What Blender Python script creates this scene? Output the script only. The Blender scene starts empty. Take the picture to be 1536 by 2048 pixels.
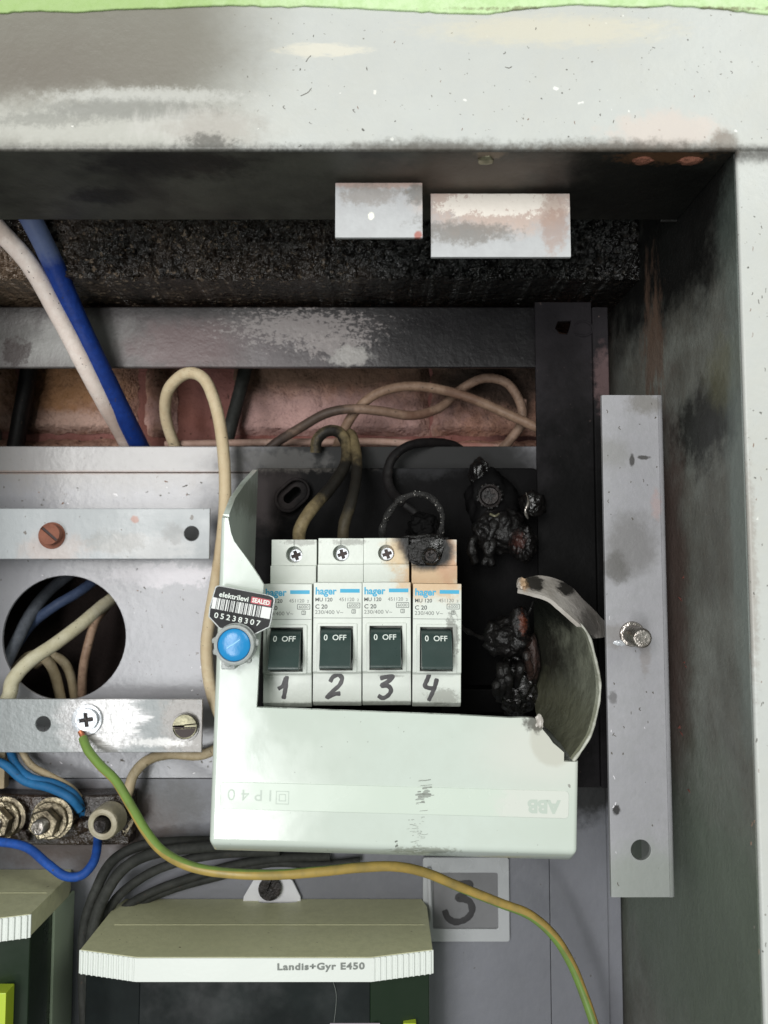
import bpy, bmesh, math, random
from mathutils import Vector, Matrix, noise

# ------------------------------------------------------------------ camera, world, lights, exposure
SC = bpy.context.scene
F = 1600.0                      # focal length in pixels of the 1536 x 2048 picture
PITCH = math.radians(4.07)
CAMY = -286.0                   # millimetres; the breaker faces lie at y = 0
cam_d = bpy.data.cameras.new('camera')
cam_d.sensor_fit = 'HORIZONTAL'; cam_d.sensor_width = 36.0
cam_d.lens = 36.0 * F / 1536.0
cam_d.dof.use_dof = True; cam_d.dof.focus_distance = .288; cam_d.dof.aperture_fstop = 21.0
cam_d.clip_start = 0.01; cam_d.clip_end = 50.0
cam = bpy.data.objects.new('camera', cam_d)
SC.collection.objects.link(cam)
cam.location = (0, CAMY * .001, 0)
cam.rotation_euler = (math.radians(90) + PITCH, 0, 0)
SC.camera = cam

world = bpy.data.worlds.new('World'); SC.world = world; world.use_nodes = True
bg = world.node_tree.nodes['Background']
bg.inputs[0].default_value = (0.90, 1.0, 0.93, 1); bg.inputs[1].default_value = 0.25

def area(name, loc, target, sx, sy, power, col):
    l = bpy.data.lights.new(name, 'AREA'); l.shape = 'RECTANGLE'
    l.size = sx; l.size_y = sy; l.energy = power; l.color = col
    o = bpy.data.objects.new(name, l); SC.collection.objects.link(o)
    o.location = loc
    o.rotation_euler = (Vector(target) - Vector(loc)).to_track_quat('-Z', 'Y').to_euler()
    return o
area('stairwell_window_light', (-0.55, -1.85, 0.36), (0, 0, -0.02), 0.75, 0.75, 22.5, (1.0, 0.99, 0.97))
area('landing_window_light', (-0.66, -2.3, -0.48), (0, 0, -0.02), 0.42, 0.80, 14.5, (0.96, 0.98, 1.0))
area('upper_right_fill_light', (0.9, -1.3, 0.9), (0, 0, 0.05), 0.7, 0.7, 10, (0.97, 1.0, 0.95))  # added fill from the upper right, also brightens the meter tops

area('cover_glint_light', (-0.48, -2.3, -0.91), (-0.05, 0, -0.09), 0.14, 0.17, 4.5, (1.0, 1.0, 0.98))  # small added light, aimed for a glint on the cover's lower left

SC.view_settings.view_transform = 'Standard'; SC.view_settings.look = 'None'
SC.view_settings.gamma = 1.0; SC.view_settings.exposure = 0.0
SC.view_settings.use_curve_mapping = False
SC.cycles.max_bounces = 8
random.seed(4)

# ------------------------------------------------------------------ projection helpers (all in mm)
CP, SP = math.cos(PITCH), math.sin(PITCH)
def ray(px, py):
    cx, cz = (px - 768) / F, -(py - 1024) / F
    return Vector((cx, CP - cz * SP, SP + cz * CP))
def W(px, py, Z):
    """point of the place seen at picture position px, py and lying Z mm away from the camera's own plane"""
    d = ray(px, py); t = Z / d.y
    return Vector((d.x * t, CAMY + Z, d.z * t))
def Zfor(py, z):
    d = ray(768, py); return d.y * z / d.z
def Y(Z): return CAMY + Z
def mmpx(Z): return Z / F

def lin(r, g, b):
    f = lambda c: (c / 255) / 12.92 if c / 255 <= .04045 else ((c / 255 + .055) / 1.055) ** 2.4
    return (f(r), f(g), f(b), 1)

# ------------------------------------------------------------------ materials
def st(px, py, Z, rx, rz, col, k=1.0, n=.5, ns=60, soft=.4, sq=(1, 1, 1), rough=None, ax='xz'):
    # ax: the two axes of the blot; a depth radius (y) is given in mm, the others in picture pixels
    c = W(px, py, Z)
    if ax == 'xy': return dict(c=c * .001, r=(rx * mmpx(Z) * .001, rz * .001, 1.0), col=col, k=k, n=n, ns=ns, soft=soft, sq=sq, rough=rough)
    if ax == 'yz': return dict(c=c * .001, r=(1.0, rx * .001, rz * mmpx(Z) * .001), col=col, k=k, n=n, ns=ns, soft=soft, sq=sq, rough=rough)
    return dict(c=c * .001, r=(max(rx * mmpx(Z), .01) * .001, 1.0, max(rz * mmpx(Z), .01) * .001), col=col, k=k, n=n, ns=ns, soft=soft, sq=sq, rough=rough)

def M(name, col, rough=.5, metal=0.0, spec=.5, mott=None, specks=None, bump=None, stains_and_shading=(), coat=0.0, alpha=1.0, trans=0.0, obj=False, fine=None):
    m = bpy.data.materials.new(name); m.use_nodes = True
    nt = m.node_tree; N = nt.nodes; L = nt.links
    b = N['Principled BSDF']
    b.inputs['Metallic'].default_value = metal
    b.inputs['Specular IOR Level'].default_value = spec
    b.inputs['Coat Weight'].default_value = coat
    b.inputs['Coat Roughness'].default_value = .12
    b.inputs['Transmission Weight'].default_value = trans
    b.inputs['Alpha'].default_value = alpha
    geo = N.new('ShaderNodeNewGeometry')
    pos = geo.outputs['Position']
    cache = {}
    def nz(scale, detail=4, rgh=.6, sq=(1, 1, 1), off=0.0):
        key = (scale, detail, rgh, tuple(sq), off)
        if key in cache: return cache[key]
        mp = N.new('ShaderNodeMapping'); mp.inputs['Scale'].default_value = sq
        mp.inputs['Location'].default_value = (off, off * .7, off * 1.3)
        L.new(pos, mp.inputs['Vector'])
        t = N.new('ShaderNodeTexNoise'); t.inputs['Scale'].default_value = scale
        t.inputs['Detail'].default_value = detail; t.inputs['Roughness'].default_value = rgh
        L.new(mp.outputs[0], t.inputs['Vector'])
        cache[key] = t.outputs['Fac']
        return t.outputs['Fac']
    def math_(op, a, bb, clamp=False):
        n = N.new('ShaderNodeMath'); n.operation = op; n.use_clamp = clamp
        for i, v in enumerate((a, bb)):
            if hasattr(v, 'is_linked'): L.new(v, n.inputs[i])
            else: n.inputs[i].default_value = v
        return n.outputs[0]
    def ramp(v, lo, hi, olo=0.0, ohi=1.0):
        n = N.new('ShaderNodeMapRange'); n.interpolation_type = 'SMOOTHSTEP'
        L.new(v, n.inputs['Value'])
        n.inputs['From Min'].default_value = lo; n.inputs['From Max'].default_value = hi
        n.inputs['To Min'].default_value = olo; n.inputs['To Max'].default_value = ohi
        return n.outputs['Result']
    def mix(fac, a, c):
        n = N.new('ShaderNodeMix'); n.data_type = 'RGBA'
        L.new(fac, n.inputs[0])
        for s, v in ((6, a), (7, c)):
            if hasattr(v, 'is_linked'): L.new(v, n.inputs[s])
            else: n.inputs[s].default_value = v
        return n.outputs[2]
    def mixf(fac, a, c):
        n = N.new('ShaderNodeMix'); n.data_type = 'FLOAT'
        L.new(fac, n.inputs[0])
        for s, v in ((2, a), (3, c)):
            if hasattr(v, 'is_linked'): L.new(v, n.inputs[s])
            else: n.inputs[s].default_value = v
        return n.outputs[0]
    cur = col; rg = rough
    if mott:
        cur = mix(ramp(nz(mott[0], 6), .3, .75, 0, mott[2]), cur, mott[1])
    if fine:
        cur = mix(ramp(nz(fine[0], 3, .7, (1, 1, 1), 3.1), .35, .7, 0, fine[2]), cur, fine[1])
    if specks:
        for i, s in enumerate(specks):
            cur = mix(ramp(nz(s[0], 2, .5, s[3] if len(s) > 3 else (1, 1, 1), 1.7 + i), s[1], s[1] + .03, 0, .9), cur, s[2])
    for i, s in enumerate(stains_and_shading):
        sub = N.new('ShaderNodeVectorMath'); sub.operation = 'SUBTRACT'
        L.new(pos, sub.inputs[0]); sub.inputs[1].default_value = s['c']
        div = N.new('ShaderNodeVectorMath'); div.operation = 'DIVIDE'
        L.new(sub.outputs[0], div.inputs[0]); div.inputs[1].default_value = s['r']
        ln = N.new('ShaderNodeVectorMath'); ln.operation = 'LENGTH'; L.new(div.outputs[0], ln.inputs[0])
        rm = min(v for v in s['r'] if v < .9)
        amp = s['n'] if s['n'] < .3 else max(s['n'], .55)
        ns = max(s['ns'], min(1.1 / rm, 500)) if s['n'] >= .3 else s['ns']
        d = math_('ADD', ln.outputs['Value'], math_('MULTIPLY', math_('SUBTRACT', nz(min((15, 30, 60, 110, 200, 350, 550), key=lambda q: abs(math.log(q / ns))), 5, .72, s['sq']), .5), 2.9 * amp))
        fac = ramp(d, 1 - s['soft'], 1 + s['soft'], s['k'], 0)
        cur = mix(fac, cur, s['col'])
        if s['rough'] is not None: rg = mixf(fac, rg, s['rough'])
    if hasattr(cur, 'is_linked'): L.new(cur, b.inputs['Base Color'])
    else: b.inputs['Base Color'].default_value = cur
    if hasattr(rg, 'is_linked'): L.new(rg, b.inputs['Roughness'])
    else:
        L.new(ramp(nz(45, 4), .25, .75, max(rg - .07, .03), min(rg + .1, 1)), b.inputs['Roughness'])
    if bump:
        h = None
        for sc, stg in bump:
            v = math_('MULTIPLY', nz(sc, 4, .6), stg)
            h = v if h is None else math_('ADD', h, v)
        bn = N.new('ShaderNodeBump'); bn.inputs['Strength'].default_value = 1.0
        bn.inputs['Distance'].default_value = .001
        L.new(h, bn.inputs['Height']); L.new(bn.outputs[0], b.inputs['Normal'])
    return m

SOOT = lin(20, 19, 19); CAVITY_SHADE = lin(34, 32, 31); BLACK = lin(11, 11, 11)
GREY = lin(196, 198, 198)
MAT = {}
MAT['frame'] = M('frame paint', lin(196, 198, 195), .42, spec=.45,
    mott=(14, lin(186, 184, 176), .6), fine=(160, lin(190, 192, 190), .5),
    specks=[(800, .72, lin(120, 116, 108)), (420, .73, lin(80, 78, 72)), (260, .76, lin(235, 235, 230))], bump=[(30, .5), (500, .12)],
    stains_and_shading=[
        st(1100, 60, 232, 230, 30, lin(214, 206, 184), .55, .5, 40, .5, (1, 1, 3)),
        st(640, 100, 232, 90, 14, lin(224, 217, 200), .6, .7, 110, .3, (.3, 1, 1)),
        st(110, 60, 232, 405, 340, lin(122, 118, 108), .95, .16, 10, .34),  # broad darker brownish tone over the upper left
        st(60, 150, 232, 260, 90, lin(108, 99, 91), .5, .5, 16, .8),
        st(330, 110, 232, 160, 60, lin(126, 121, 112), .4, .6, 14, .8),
        st(180, 246, 232, 330, 60, lin(196, 195, 188), .75, .42, 110, .6),
        st(300, 192, 232, 190, 16, lin(190, 189, 184), .8, .9, 170, .5),
        st(250, 219, 232, 180, 22, lin(134, 133, 128), .8, .7, 150, .5),
        st(80, 240, 232, 90, 14, lin(140, 139, 133), .7, 1.0, 170, .5),
        st(380, 250, 232, 110, 34, lin(198, 195, 190), .5, 1.0, 220, .5, (1.6, 1, .5)),
        st(440, 262, 232, 90, 40, lin(158, 150, 142), .5, .8, 90, .6),
        st(1330, 262, 232, 110, 40, lin(214, 196, 186), .55, .6, 70, .4),
        st(1450, 290, 232, 30, 30, lin(110, 96, 84), .7, .7, 160, .4),
        st(700, 308, 232, 2400, 16, lin(50, 46, 42), .9, .5, 130, .8),
        st(860, 298, 232, 150, 18, lin(80, 74, 66), .75, .8, 180, .7),
        st(1240, 298, 232, 190, 18, lin(74, 64, 54), .75, .8, 180, .7),
        st(420, 290, 232, 50, 22, lin(70, 68, 63), .7, 1.1, 200, .5),
        st(1484, 1800, 232, 26, 500, lin(150, 160, 140), .6, .5, 80, .5),
        st(1500, 1150, 232, 14, 200, lin(150, 140, 132), .55, .9, 120, .5),
    ])
MAT['soffit'] = M('sooted frame lip', lin(84, 84, 77), .5, spec=.35, mott=(36, lin(36, 35, 32), .95), bump=[(60, .5), (500, .15)],
    specks=[(500, .75, lin(110, 100, 90))],
    stains_and_shading=[st(960, 350, 246, 190, 12, lin(108, 92, 82), .6, .6, 50, .6, ax='xy'),
            st(340, 335, 240, 170, 9, BLACK, .9, .7, 50, .5, ax='xy'),
            st(210, 390, 262, 60, 6, BLACK, .8, .7, 60, .4, ax='xy'),
            st(1330, 400, 262, 260, 40, BLACK, .9, .5, 40, .5, ax='xy'),
            st(980, 310, 234, 30, 3, lin(150, 130, 110), .7, .6, 120, .4, ax='xy'),
            st(1330, 320, 236, 90, 4, lin(120, 84, 58), .6, .9, 140, .4, ax='xy')])
MAT['jamb'] = M('sooted frame return', lin(136, 138, 132), .48, spec=.4, mott=(26, lin(84, 82, 76), .85), fine=(90, lin(100, 96, 88), .5),
    specks=[(600, .76, lin(140, 130, 120)), (300, .77, lin(120, 90, 70))], bump=[(60, .6), (500, .2)],
    stains_and_shading=[st(1360, 420, 270, 160, 190, BLACK, .97, .4, 30, .4, ax='yz'),
            st(1470, 480, 236, 10, 150, lin(110, 120, 114), .5, .6, 50, .6, ax='yz'),
            st(1300, 690, 310, 10, 120, lin(112, 88, 74), .7, 1.5, 110, .4, (1, 1, .4), ax='yz'),
            st(1400, 850, 262, 26, 80, BLACK, .85, .8, 30, .5, ax='yz'),
            st(1440, 740, 246, 12, 60, lin(124, 122, 98), .55, .8, 40, .6, ax='yz'),
            st(1360, 1200, 298, 18, 340, lin(92, 70, 64), .7, .6, 50, .5, ax='yz'),
            st(1490, 1000, 236, 9, 420, lin(140, 150, 146), .6, .6, 40, .5, (1, 1, .3), ax='yz'),
            st(1400, 1880, 275, 120, 300, lin(104, 114, 102), .85, .35, 20, .5, ax='yz')])  # last blot: green wall's reflection put into the lower jamb's colour
MAT['tab'] = M('scuffed tab paint', lin(190, 191, 193), .45, fine=(200, lin(176, 176, 178), .5), bump=[(300, .2), (60, .4)],
    stains_and_shading=[st(1000, 400, 255, 165, 62, lin(208, 186, 174), .9, .5, 120, .35),
            st(1000, 403, 255, 130, 26, lin(246, 238, 228), .95, 1.1, 260, .2),
            st(930, 462, 255, 90, 22, lin(128, 122, 116), .75, .9, 130, .4),
            st(1110, 440, 255, 26, 60, lin(168, 138, 124), .6, .8, 130, .4),
            st(760, 362, 248, 110, 12, lin(190, 160, 148), .8, .6, 120, .4),
            st(740, 385, 248, 60, 22, lin(140, 130, 122), .6, .9, 140, .4),
            st(838, 385, 248, 24, 24, lin(110, 106, 100), .7, .8, 140, .4),
            st(742, 428, 248, 6, 8, lin(250, 248, 235), 1, .3, 200, .2),
            st(836, 468, 248, 8, 8, lin(170, 80, 60), .8, .5, 200, .4)])
MAT['lintel'] = M('burnt masonry', lin(66, 54, 45), .28, spec=.9, mott=(50, BLACK, .9), specks=[(420, .62, lin(140, 122, 104))], bump=[(90, 5.0), (300, 3.0)],  # pale specks stand in for glints on the rough masonry
    stains_and_shading=[st(10, 540, 325, 90, 50, lin(122, 102, 84), .8, .6, 60, .5), st(1050, 500, 325, 500, 160, BLACK, .93, .35, 40, .6)])  # first blot: light on the left end put into the colour
MAT['dark_cavity'] = M('dark masonry', lin(30, 28, 27), .8)
MAT['brick'] = M('pink plaster over brick', lin(208, 168, 150), .85, spec=.15, mott=(40, lin(146, 100, 76), .8), fine=(240, lin(140, 104, 90), .8),
    specks=[(700, .68, lin(60, 44, 36)), (300, .72, lin(52, 40, 34))], bump=[(120, 3.0), (500, 2.0)],
    stains_and_shading=[st(130, 770, 400, 110, 60, lin(186, 138, 92), .7, .7, 50, .5),
            st(120, 845, 400, 150, 22, lin(214, 182, 168), .7, .6, 60, .4),
            st(600, 835, 400, 300, 50, lin(200, 164, 160), .75, .5, 40, .5),
            st(700, 745, 400, 420, 36, lin(96, 80, 66), .8, .6, 50, .6),
            st(60, 800, 400, 40, 110, lin(70, 46, 34), .75, .5, 50, .5), st(300, 1450, 400, 2000, 520, CAVITY_SHADE, .97, .05, 40, .1),  # second blot: enclosed darkness behind the panel put into the brick colour
            st(1000, 770, 400, 140, 60, lin(44, 40, 36), .9, .5, 50, .5)])
MAT['mortar'] = M('pink mortar', lin(162, 114, 108), .9, spec=.1, mott=(60, lin(112, 70, 60), .8), bump=[(150, 2.0), (500, .8)], specks=[(420, .7, lin(60, 44, 38))],
    stains_and_shading=[st(300, 1450, 400, 2000, 520, CAVITY_SHADE, .97, .05, 40, .1), st(1060, 800, 400, 110, 130, SOOT, .85, .5, 40, .5), st(330, 800, 400, 70, 90, lin(110, 70, 58), .6, .6, 60, .5)])  # first blot: enclosed darkness behind the panel put into the mortar colour
MAT['angle'] = M('sooted angle iron paint', lin(112, 106, 106), .42, spec=.45, mott=(30, lin(78, 71, 71), .9), bump=[(60, .5), (500, .2)], specks=[(500, .74, lin(60, 56, 54))],
    stains_and_shading=[st(120, 680, 352, 150, 50, lin(158, 158, 154), .7, .5, 30, .6, (1, 1, .4)),
            st(20, 650, 352, 60, 60, lin(66, 62, 60), .7, .6, 30, .6),
            st(380, 690, 352, 120, 46, lin(122, 100, 100), .7, .6, 50, .5),
            st(620, 690, 352, 150, 50, lin(112, 104, 106), .8, .5, 40, .5),
            st(700, 612, 352, 700, 24, lin(44, 42, 42), .85, .5, 40, .6),
            st(1020, 690, 352, 400, 140, lin(26, 24, 26), .98, .28, 30, .5),
            st(600, 655, 352, 120, 30, lin(160, 152, 150), .75, 1.9, 350, .3, (1, 1, 1.6)), st(660, 690, 352, 60, 20, lin(160, 152, 150), .7, 1.9, 350, .3),
            st(700, 712, 352, 40, 20, lin(168, 164, 160), .8, .9, 150, .3),
            st(30, 705, 352, 30, 26, lin(58, 46, 44), .8, 1.0, 90, .25)])
MAT['post'] = M('sooted post paint', lin(52, 49, 52), .65, spec=.1, mott=(40, lin(32, 30, 31), .8), bump=[(60, .5), (400, .2)], specks=[(600, .75, lin(120, 104, 100))],
    stains_and_shading=[st(1150, 1150, 345, 140, 330, BLACK, .96, .3, 30, .5), st(1206, 760, 345, 18, 60, lin(120, 98, 98), .6, .8, 80, .5)])
MAT['strip'] = M('strip paint', lin(162, 161, 165), .42, mott=(25, lin(146, 145, 150), .7), fine=(220, lin(150, 150, 152), .5), bump=[(60, .3), (500, .15)],
    specks=[(420, .745, lin(90, 88, 86))],
    stains_and_shading=[st(1262, 1090, 280, 50, 60, lin(118, 116, 116), .8, .5, 60, .5),
            st(1232, 1135, 280, 26, 30, lin(96, 94, 92), .85, .5, 60, .4),
            st(1225, 905, 280, 34, 30, lin(140, 139, 138), .8, .5, 60, .5),
            st(1290, 805, 280, 34, 22, lin(120, 116, 110), .7, .7, 80, .5),
            st(1264, 920, 280, 5, 13, lin(60, 58, 56), .9, .5, 160, .3),
            st(1287, 915, 280, 12, 4, lin(60, 58, 56), .9, .5, 160, .3),
            st(1312, 1010, 280, 10, 26, lin(176, 140, 132), .35, .9, 120, .5),
            st(1235, 1270, 280, 30, 24, lin(130, 126, 124), .7, .8, 120, .4),
            st(1290, 1310, 280, 10, 34, lin(130, 122, 118), .5, .8, 120, .4),
            st(1233, 1620, 280, 8, 9, lin(40, 38, 38), .95, .4, 120, .3),
            st(1226, 1395, 280, 8, 12, lin(90, 88, 88), .7, .5, 120, .3),
            st(1290, 1770, 280, 90, 70, lin(142, 148, 140), .7, .4, 30, .6)])
MAT['panel'] = M('grey panel paint', lin(160, 159, 164), .24, spec=.5, mott=(18, lin(142, 141, 146), .8), fine=(200, lin(148, 148, 152), .5), bump=[(30, .3), (350, .08)],
    specks=[(700, .72, lin(110, 100, 94)), (380, .725, lin(92, 84, 78)), (240, .745, lin(225, 222, 226))],
    stains_and_shading=[st(200, 945, 360, 330, 4, lin(146, 112, 98), .75, .6, 120, .4),
            st(200, 920, 360, 330, 60, lin(150, 145, 140), .55, .6, 50, .5),
            st(330, 1150, 360, 110, 22, lin(206, 200, 206), .7, .9, 90, .3),
            st(230, 1150, 360, 70, 60, lin(142, 140, 144), .5, .6, 60, .5),
            st(800, 1060, 360, 350, 240, lin(13, 13, 13), .98, .2, 30, .25, rough=.7),
            st(1000, 1300, 360, 330, 300, BLACK, .98, .22, 30, .22, rough=.7),
            st(800, 925, 360, 330, 60, lin(15, 15, 15), .97, .25, 30, .3, rough=.7),
            st(570, 922, 360, 80, 22, lin(92, 90, 88), .6, 1.0, 110, .4),
            st(250, 1540, 360, 330, 36, lin(120, 120, 124), .75, .35, 40, .5), st(335, 1615, 360, 70, 46, lin(90, 88, 86), .7, .7, 70, .5),  # first blot: panel darker in a band below the lower bar
            st(330, 1610, 360, 30, 18, lin(46, 46, 44), .8, 1.0, 130, .3),
            st(150, 1660, 360, 200, 66, lin(78, 64, 56), .8, .5, 60, .5)])
MAT['low_panel'] = M('meter panel paint', lin(118, 119, 126), .42, mott=(18, lin(100, 101, 107), .8), fine=(200, lin(114, 115, 120), .4), bump=[(30, .4), (350, .12)],
    specks=[(420, .74, lin(80, 76, 72))],
    stains_and_shading=[st(1185, 1565, 360, 85, 66, BLACK, .97, .6, 60, .35, rough=.6), st(330, 1615, 360, 90, 50, lin(78, 77, 76), .75, .7, 70, .5),
            st(150, 1660, 360, 170, 70, lin(74, 58, 50), .85, .5, 60, .5)])
MAT['bar'] = M('bar paint', lin(164, 168, 171), .34, mott=(18, lin(156, 160, 162), .7), fine=(240, lin(158, 162, 164), .4), bump=[(40, .3), (350, .12)],
    specks=[(330, .73, lin(96, 88, 80))],
    stains_and_shading=[st(290, 1095, 340, 90, 24, lin(196, 194, 194), .6, .8, 100, .4), st(265, 1038, 340, 8, 7, lin(160, 100, 76), .8, .5, 200, .3),
            st(345, 1065, 340, 20, 20, lin(120, 118, 116), .5, .9, 130, .4), st(230, 1085, 340, 60, 20, lin(130, 126, 120), .4, .9, 120, .4),
            st(100, 1100, 340, 60, 30, lin(182, 160, 150), .5, .6, 80, .5)])
MAT['scraped'] = M('scraped bar paint', lin(138, 142, 143), .36, metal=.1, mott=(18, lin(134, 138, 138), .7), bump=[(40, .3), (350, .2)],
    stains_and_shading=[st(190, 1445, 335, 82, 90, lin(172, 170, 170), .9, .4, 90, .25, (.15, 1, 1), .22), st(372, 1450, 335, 56, 80, lin(128, 122, 116), .85, .4, 80, .3, (1, 1, 1), .25),
            st(215, 1440, 335, 56, 60, lin(215, 213, 213), .8, 1.3, 240, .12, (.12, 1, 1)), st(310, 1490, 335, 60, 8, lin(214, 212, 210), .8, .8, 140, .4)])
def plastic(name, c, rough, **k): return M(name, c, rough, **k)
MAT['cover'] = M('mint grey plastic', lin(202, 211, 203), .13, spec=.5, mott=(12, lin(192, 200, 190), .8), fine=(130, lin(196, 204, 195), .5), bump=[(18, .25), (500, .01)],
    specks=[(600, .75, lin(130, 132, 124)), (350, .76, lin(96, 98, 92))],
    stains_and_shading=[st(1085, 1500, 270, 110, 76, lin(214, 213, 206), .6, .25, 40, .6), st(1106, 1478, 270, 46, 50, lin(188, 186, 174), .6, .2, 80, .12),
            
            st(850, 1708, 270, 60, 10, lin(120, 122, 108), .6, 1.0, 180, .3),
            st(1075, 1440, 270, 22, 22, lin(60, 54, 48), .8, .9, 140, .4), st(640, 1728, 276, 700, 10, lin(168, 170, 146), .7, .6, 60, .5),
            st(484, 985, 285, 24, 40, lin(120, 124, 110), .6, .6, 100, .5)])
MAT['cover_band'] = M('mint grey band', lin(203, 213, 202), .24, bump=[(18, .3)],
    stains_and_shading=[ st(1120, 1610, 270, 120, 60, lin(212, 212, 206), .7, .3, 40, .3)])
MAT['smear'] = M('soot smear', lin(116, 119, 112), .5, mott=(400, lin(160, 166, 158), .9))
MAT['smear_pale'] = plastic('thin soot smear', lin(150, 156, 148), .5)
MAT['emboss'] = plastic('embossed mint plastic', lin(186, 196, 186), .35)
MAT['cover_burnt'] = M('smoked plastic inside', lin(124, 126, 112), .3, mott=(40, lin(78, 80, 70), .85), bump=[(60, 1.2), (200, .5)],
    stains_and_shading=[st(1095, 1300, 300, 44, 160, lin(24, 24, 20), .95, .4, 50, .5), st(1130, 1460, 285, 60, 70, lin(112, 112, 92), .6, .5, 50, .6), st(1100, 1220, 300, 60, 40, lin(30, 32, 28), .9, .5, 60, .5)])
MAT['curl'] = M('scorched curled plastic', lin(196, 190, 184), .3, mott=(60, lin(136, 128, 118), .8), bump=[(120, .8)],
    stains_and_shading=[st(1068, 1165, 300, 20, 16, lin(36, 34, 30), .95, .6, 160, .3), st(1140, 1178, 300, 22, 14, lin(40, 38, 36), .95, .6, 160, .3), st(1045, 1165, 300, 10, 14, lin(170, 140, 108), .9, .5, 120, .4),
            st(1185, 1245, 300, 26, 26, lin(90, 86, 82), .7, .6, 100, .5)])
MAT['rim'] = M('torn plastic edge', lin(206, 206, 196), .3, mott=(150, lin(120, 120, 104), .9))
MAT['base'] = M('smoked base plastic', lin(13, 12, 13), .6, spec=.07, mott=(40, lin(8, 8, 8), .9), bump=[(40, .3), (400, .12)], specks=[(600, .77, lin(70, 62, 58))],
    stains_and_shading=[st(530, 985, 345, 60, 60, lin(62, 56, 56), .7, .6, 50, .6), st(600, 920, 345, 140, 18, lin(90, 86, 82), .6, .9, 90, .4), st(850, 925, 345, 70, 26, lin(56, 56, 58), .6, .7, 60, .6)])
MAT['char'] = M('charred plastic', lin(14, 13, 13), .42, spec=.4, mott=(200, lin(26, 23, 22), .6), bump=[(110, 1.6), (420, .8)], specks=[(600, .76, lin(120, 108, 100))],
    stains_and_shading=[st(1048, 1080, 315, 10, 14, lin(92, 50, 42), .4, 1.6, 350, .8), st(1044, 1246, 315, 6, 16, lin(120, 60, 36), .5, 1.8, 350, .7), st(1066, 1320, 318, 14, 40, lin(74, 54, 48), .7, .8, 120, .6)])  # orange glint painted into the char colour
MAT['melt'] = M('glossy melted plastic', lin(18, 16, 16), .16, spec=.8, bump=[(120, 1.5), (420, .8)])
BURN = [st(862, 1156, 297, 66, 38, lin(206, 176, 140), .95, .35, 50, .35), st(893, 1110, 300, 26, 50, lin(198, 160, 130), .9, .4, 60, .4),
        st(800, 1105, 300, 30, 34, lin(206, 180, 140), .85, .4, 60, .5), st(812, 1085, 300, 22, 18, lin(90, 66, 46), .8, .4, 80, .5),
        st(854, 1099, 305, 52, 42, lin(16, 15, 14), 1, .2, 110, .22, rough=.35), st(840, 1072, 305, 54, 24, lin(14, 13, 13), 1, .25, 80, .25)]
MAT['breaker'] = M('white breaker plastic', lin(214, 219, 212), .36, mott=(30, lin(206, 210, 202), .6), bump=[(60, .25), (700, .06)],
    specks=[(480, .765, lin(110, 108, 100))],
    stains_and_shading=BURN + [st(905, 1270, 286, 12, 40, lin(110, 110, 104), .7, 1.0, 170, .3), st(890, 1395, 286, 30, 18, lin(140, 140, 132), .6, 1.1, 190, .3),
                   st(600, 1083, 300, 34, 6, lin(140, 140, 134), .7, .9, 200, .4), st(700, 1083, 300, 34, 6, lin(140, 140, 134), .7, .9, 200, .4),
                   st(780, 1353, 286, 22, 3, lin(120, 120, 114), .6, .8, 200, .4), st(715, 1418, 286, 230, 12, lin(128, 130, 118), .6, .5, 60, .5)])  # last blot: shade along the breakers' lower edge put into the colour
MAT['toggle'] = M('dark green toggle plastic', lin(50, 66, 63), .32, mott=(60, lin(42, 56, 53), .7), bump=[(700, .05)])
MAT['white_ink'] = plastic('white ink', lin(222, 228, 222), .5)
MAT['blue_ink'] = plastic('blue ink', lin(62, 166, 204), .5)
MAT['grey_ink'] = plastic('dark grey ink', lin(70, 74, 72), .5)
MAT['pale_ink'] = plastic('thin grey ink', lin(118, 122, 118), .5)
MAT['marker'] = M('marker ink', lin(54, 52, 54), .4, mott=(250, lin(96, 94, 96), .6))
MAT['tag_black'] = plastic('black tag print', lin(22, 23, 25), .5, spec=.25)
MAT['tag_clear'] = M('clear seal plastic', lin(186, 190, 188), .25, trans=.12, bump=[(300, .6)])
MAT['seal_blue'] = M('blue seal cap', lin(38, 140, 200), .22, mott=(80, lin(30, 128, 190), .6), bump=[(120, .3)])
MAT['seal_scratch'] = plastic('pale blue scratch', lin(130, 200, 232), .3)
MAT['red_ink'] = plastic('red ink', lin(176, 34, 52), .4)
MAT['barcode_paper'] = plastic('barcode white', lin(214, 216, 214), .4)
MAT['steel'] = M('zinc steel', lin(188, 182, 176), .28, metal=.9, mott=(150, lin(120, 110, 100), .8), bump=[(300, .6)])
MAT['bright_screw'] = M('bright zinc screw', lin(214, 217, 222), .3, metal=.35, mott=(120, lin(180, 184, 190), .6), bump=[(300, .3)])
MAT['brass_screw'] = M('dull nickel screw', lin(140, 136, 112), .38, metal=.6, mott=(150, lin(96, 92, 76), .8), bump=[(300, .5)])
MAT['rust'] = M('rusty screw', lin(142, 92, 74), .8, mott=(150, lin(110, 66, 52), .8), bump=[(300, 1.2)])
MAT['dark_metal'] = M('blackened metal', lin(26, 24, 24), .45, metal=.4, mott=(200, lin(60, 52, 50), .6), bump=[(300, 1)])
MAT['hole'] = plastic('screw recess', lin(60, 46, 44), .6)
MAT['oily'] = M('oily bakelite', lin(36, 28, 23), .24, spec=.7, mott=(70, lin(58, 42, 32), .8), bump=[(150, 1.5), (500, .8)], specks=[(300, .7, lin(150, 130, 104))])
MAT['old_brass'] = M('old nickel brass', lin(150, 140, 118), .3, metal=.8, mott=(90, lin(40, 32, 25), .95), bump=[(300, .8)])
MAT['pale_ring'] = M('pale ceramic collar', lin(176, 168, 146), .5, mott=(120, lin(136, 126, 104), .7), bump=[(300, .8)])
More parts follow.
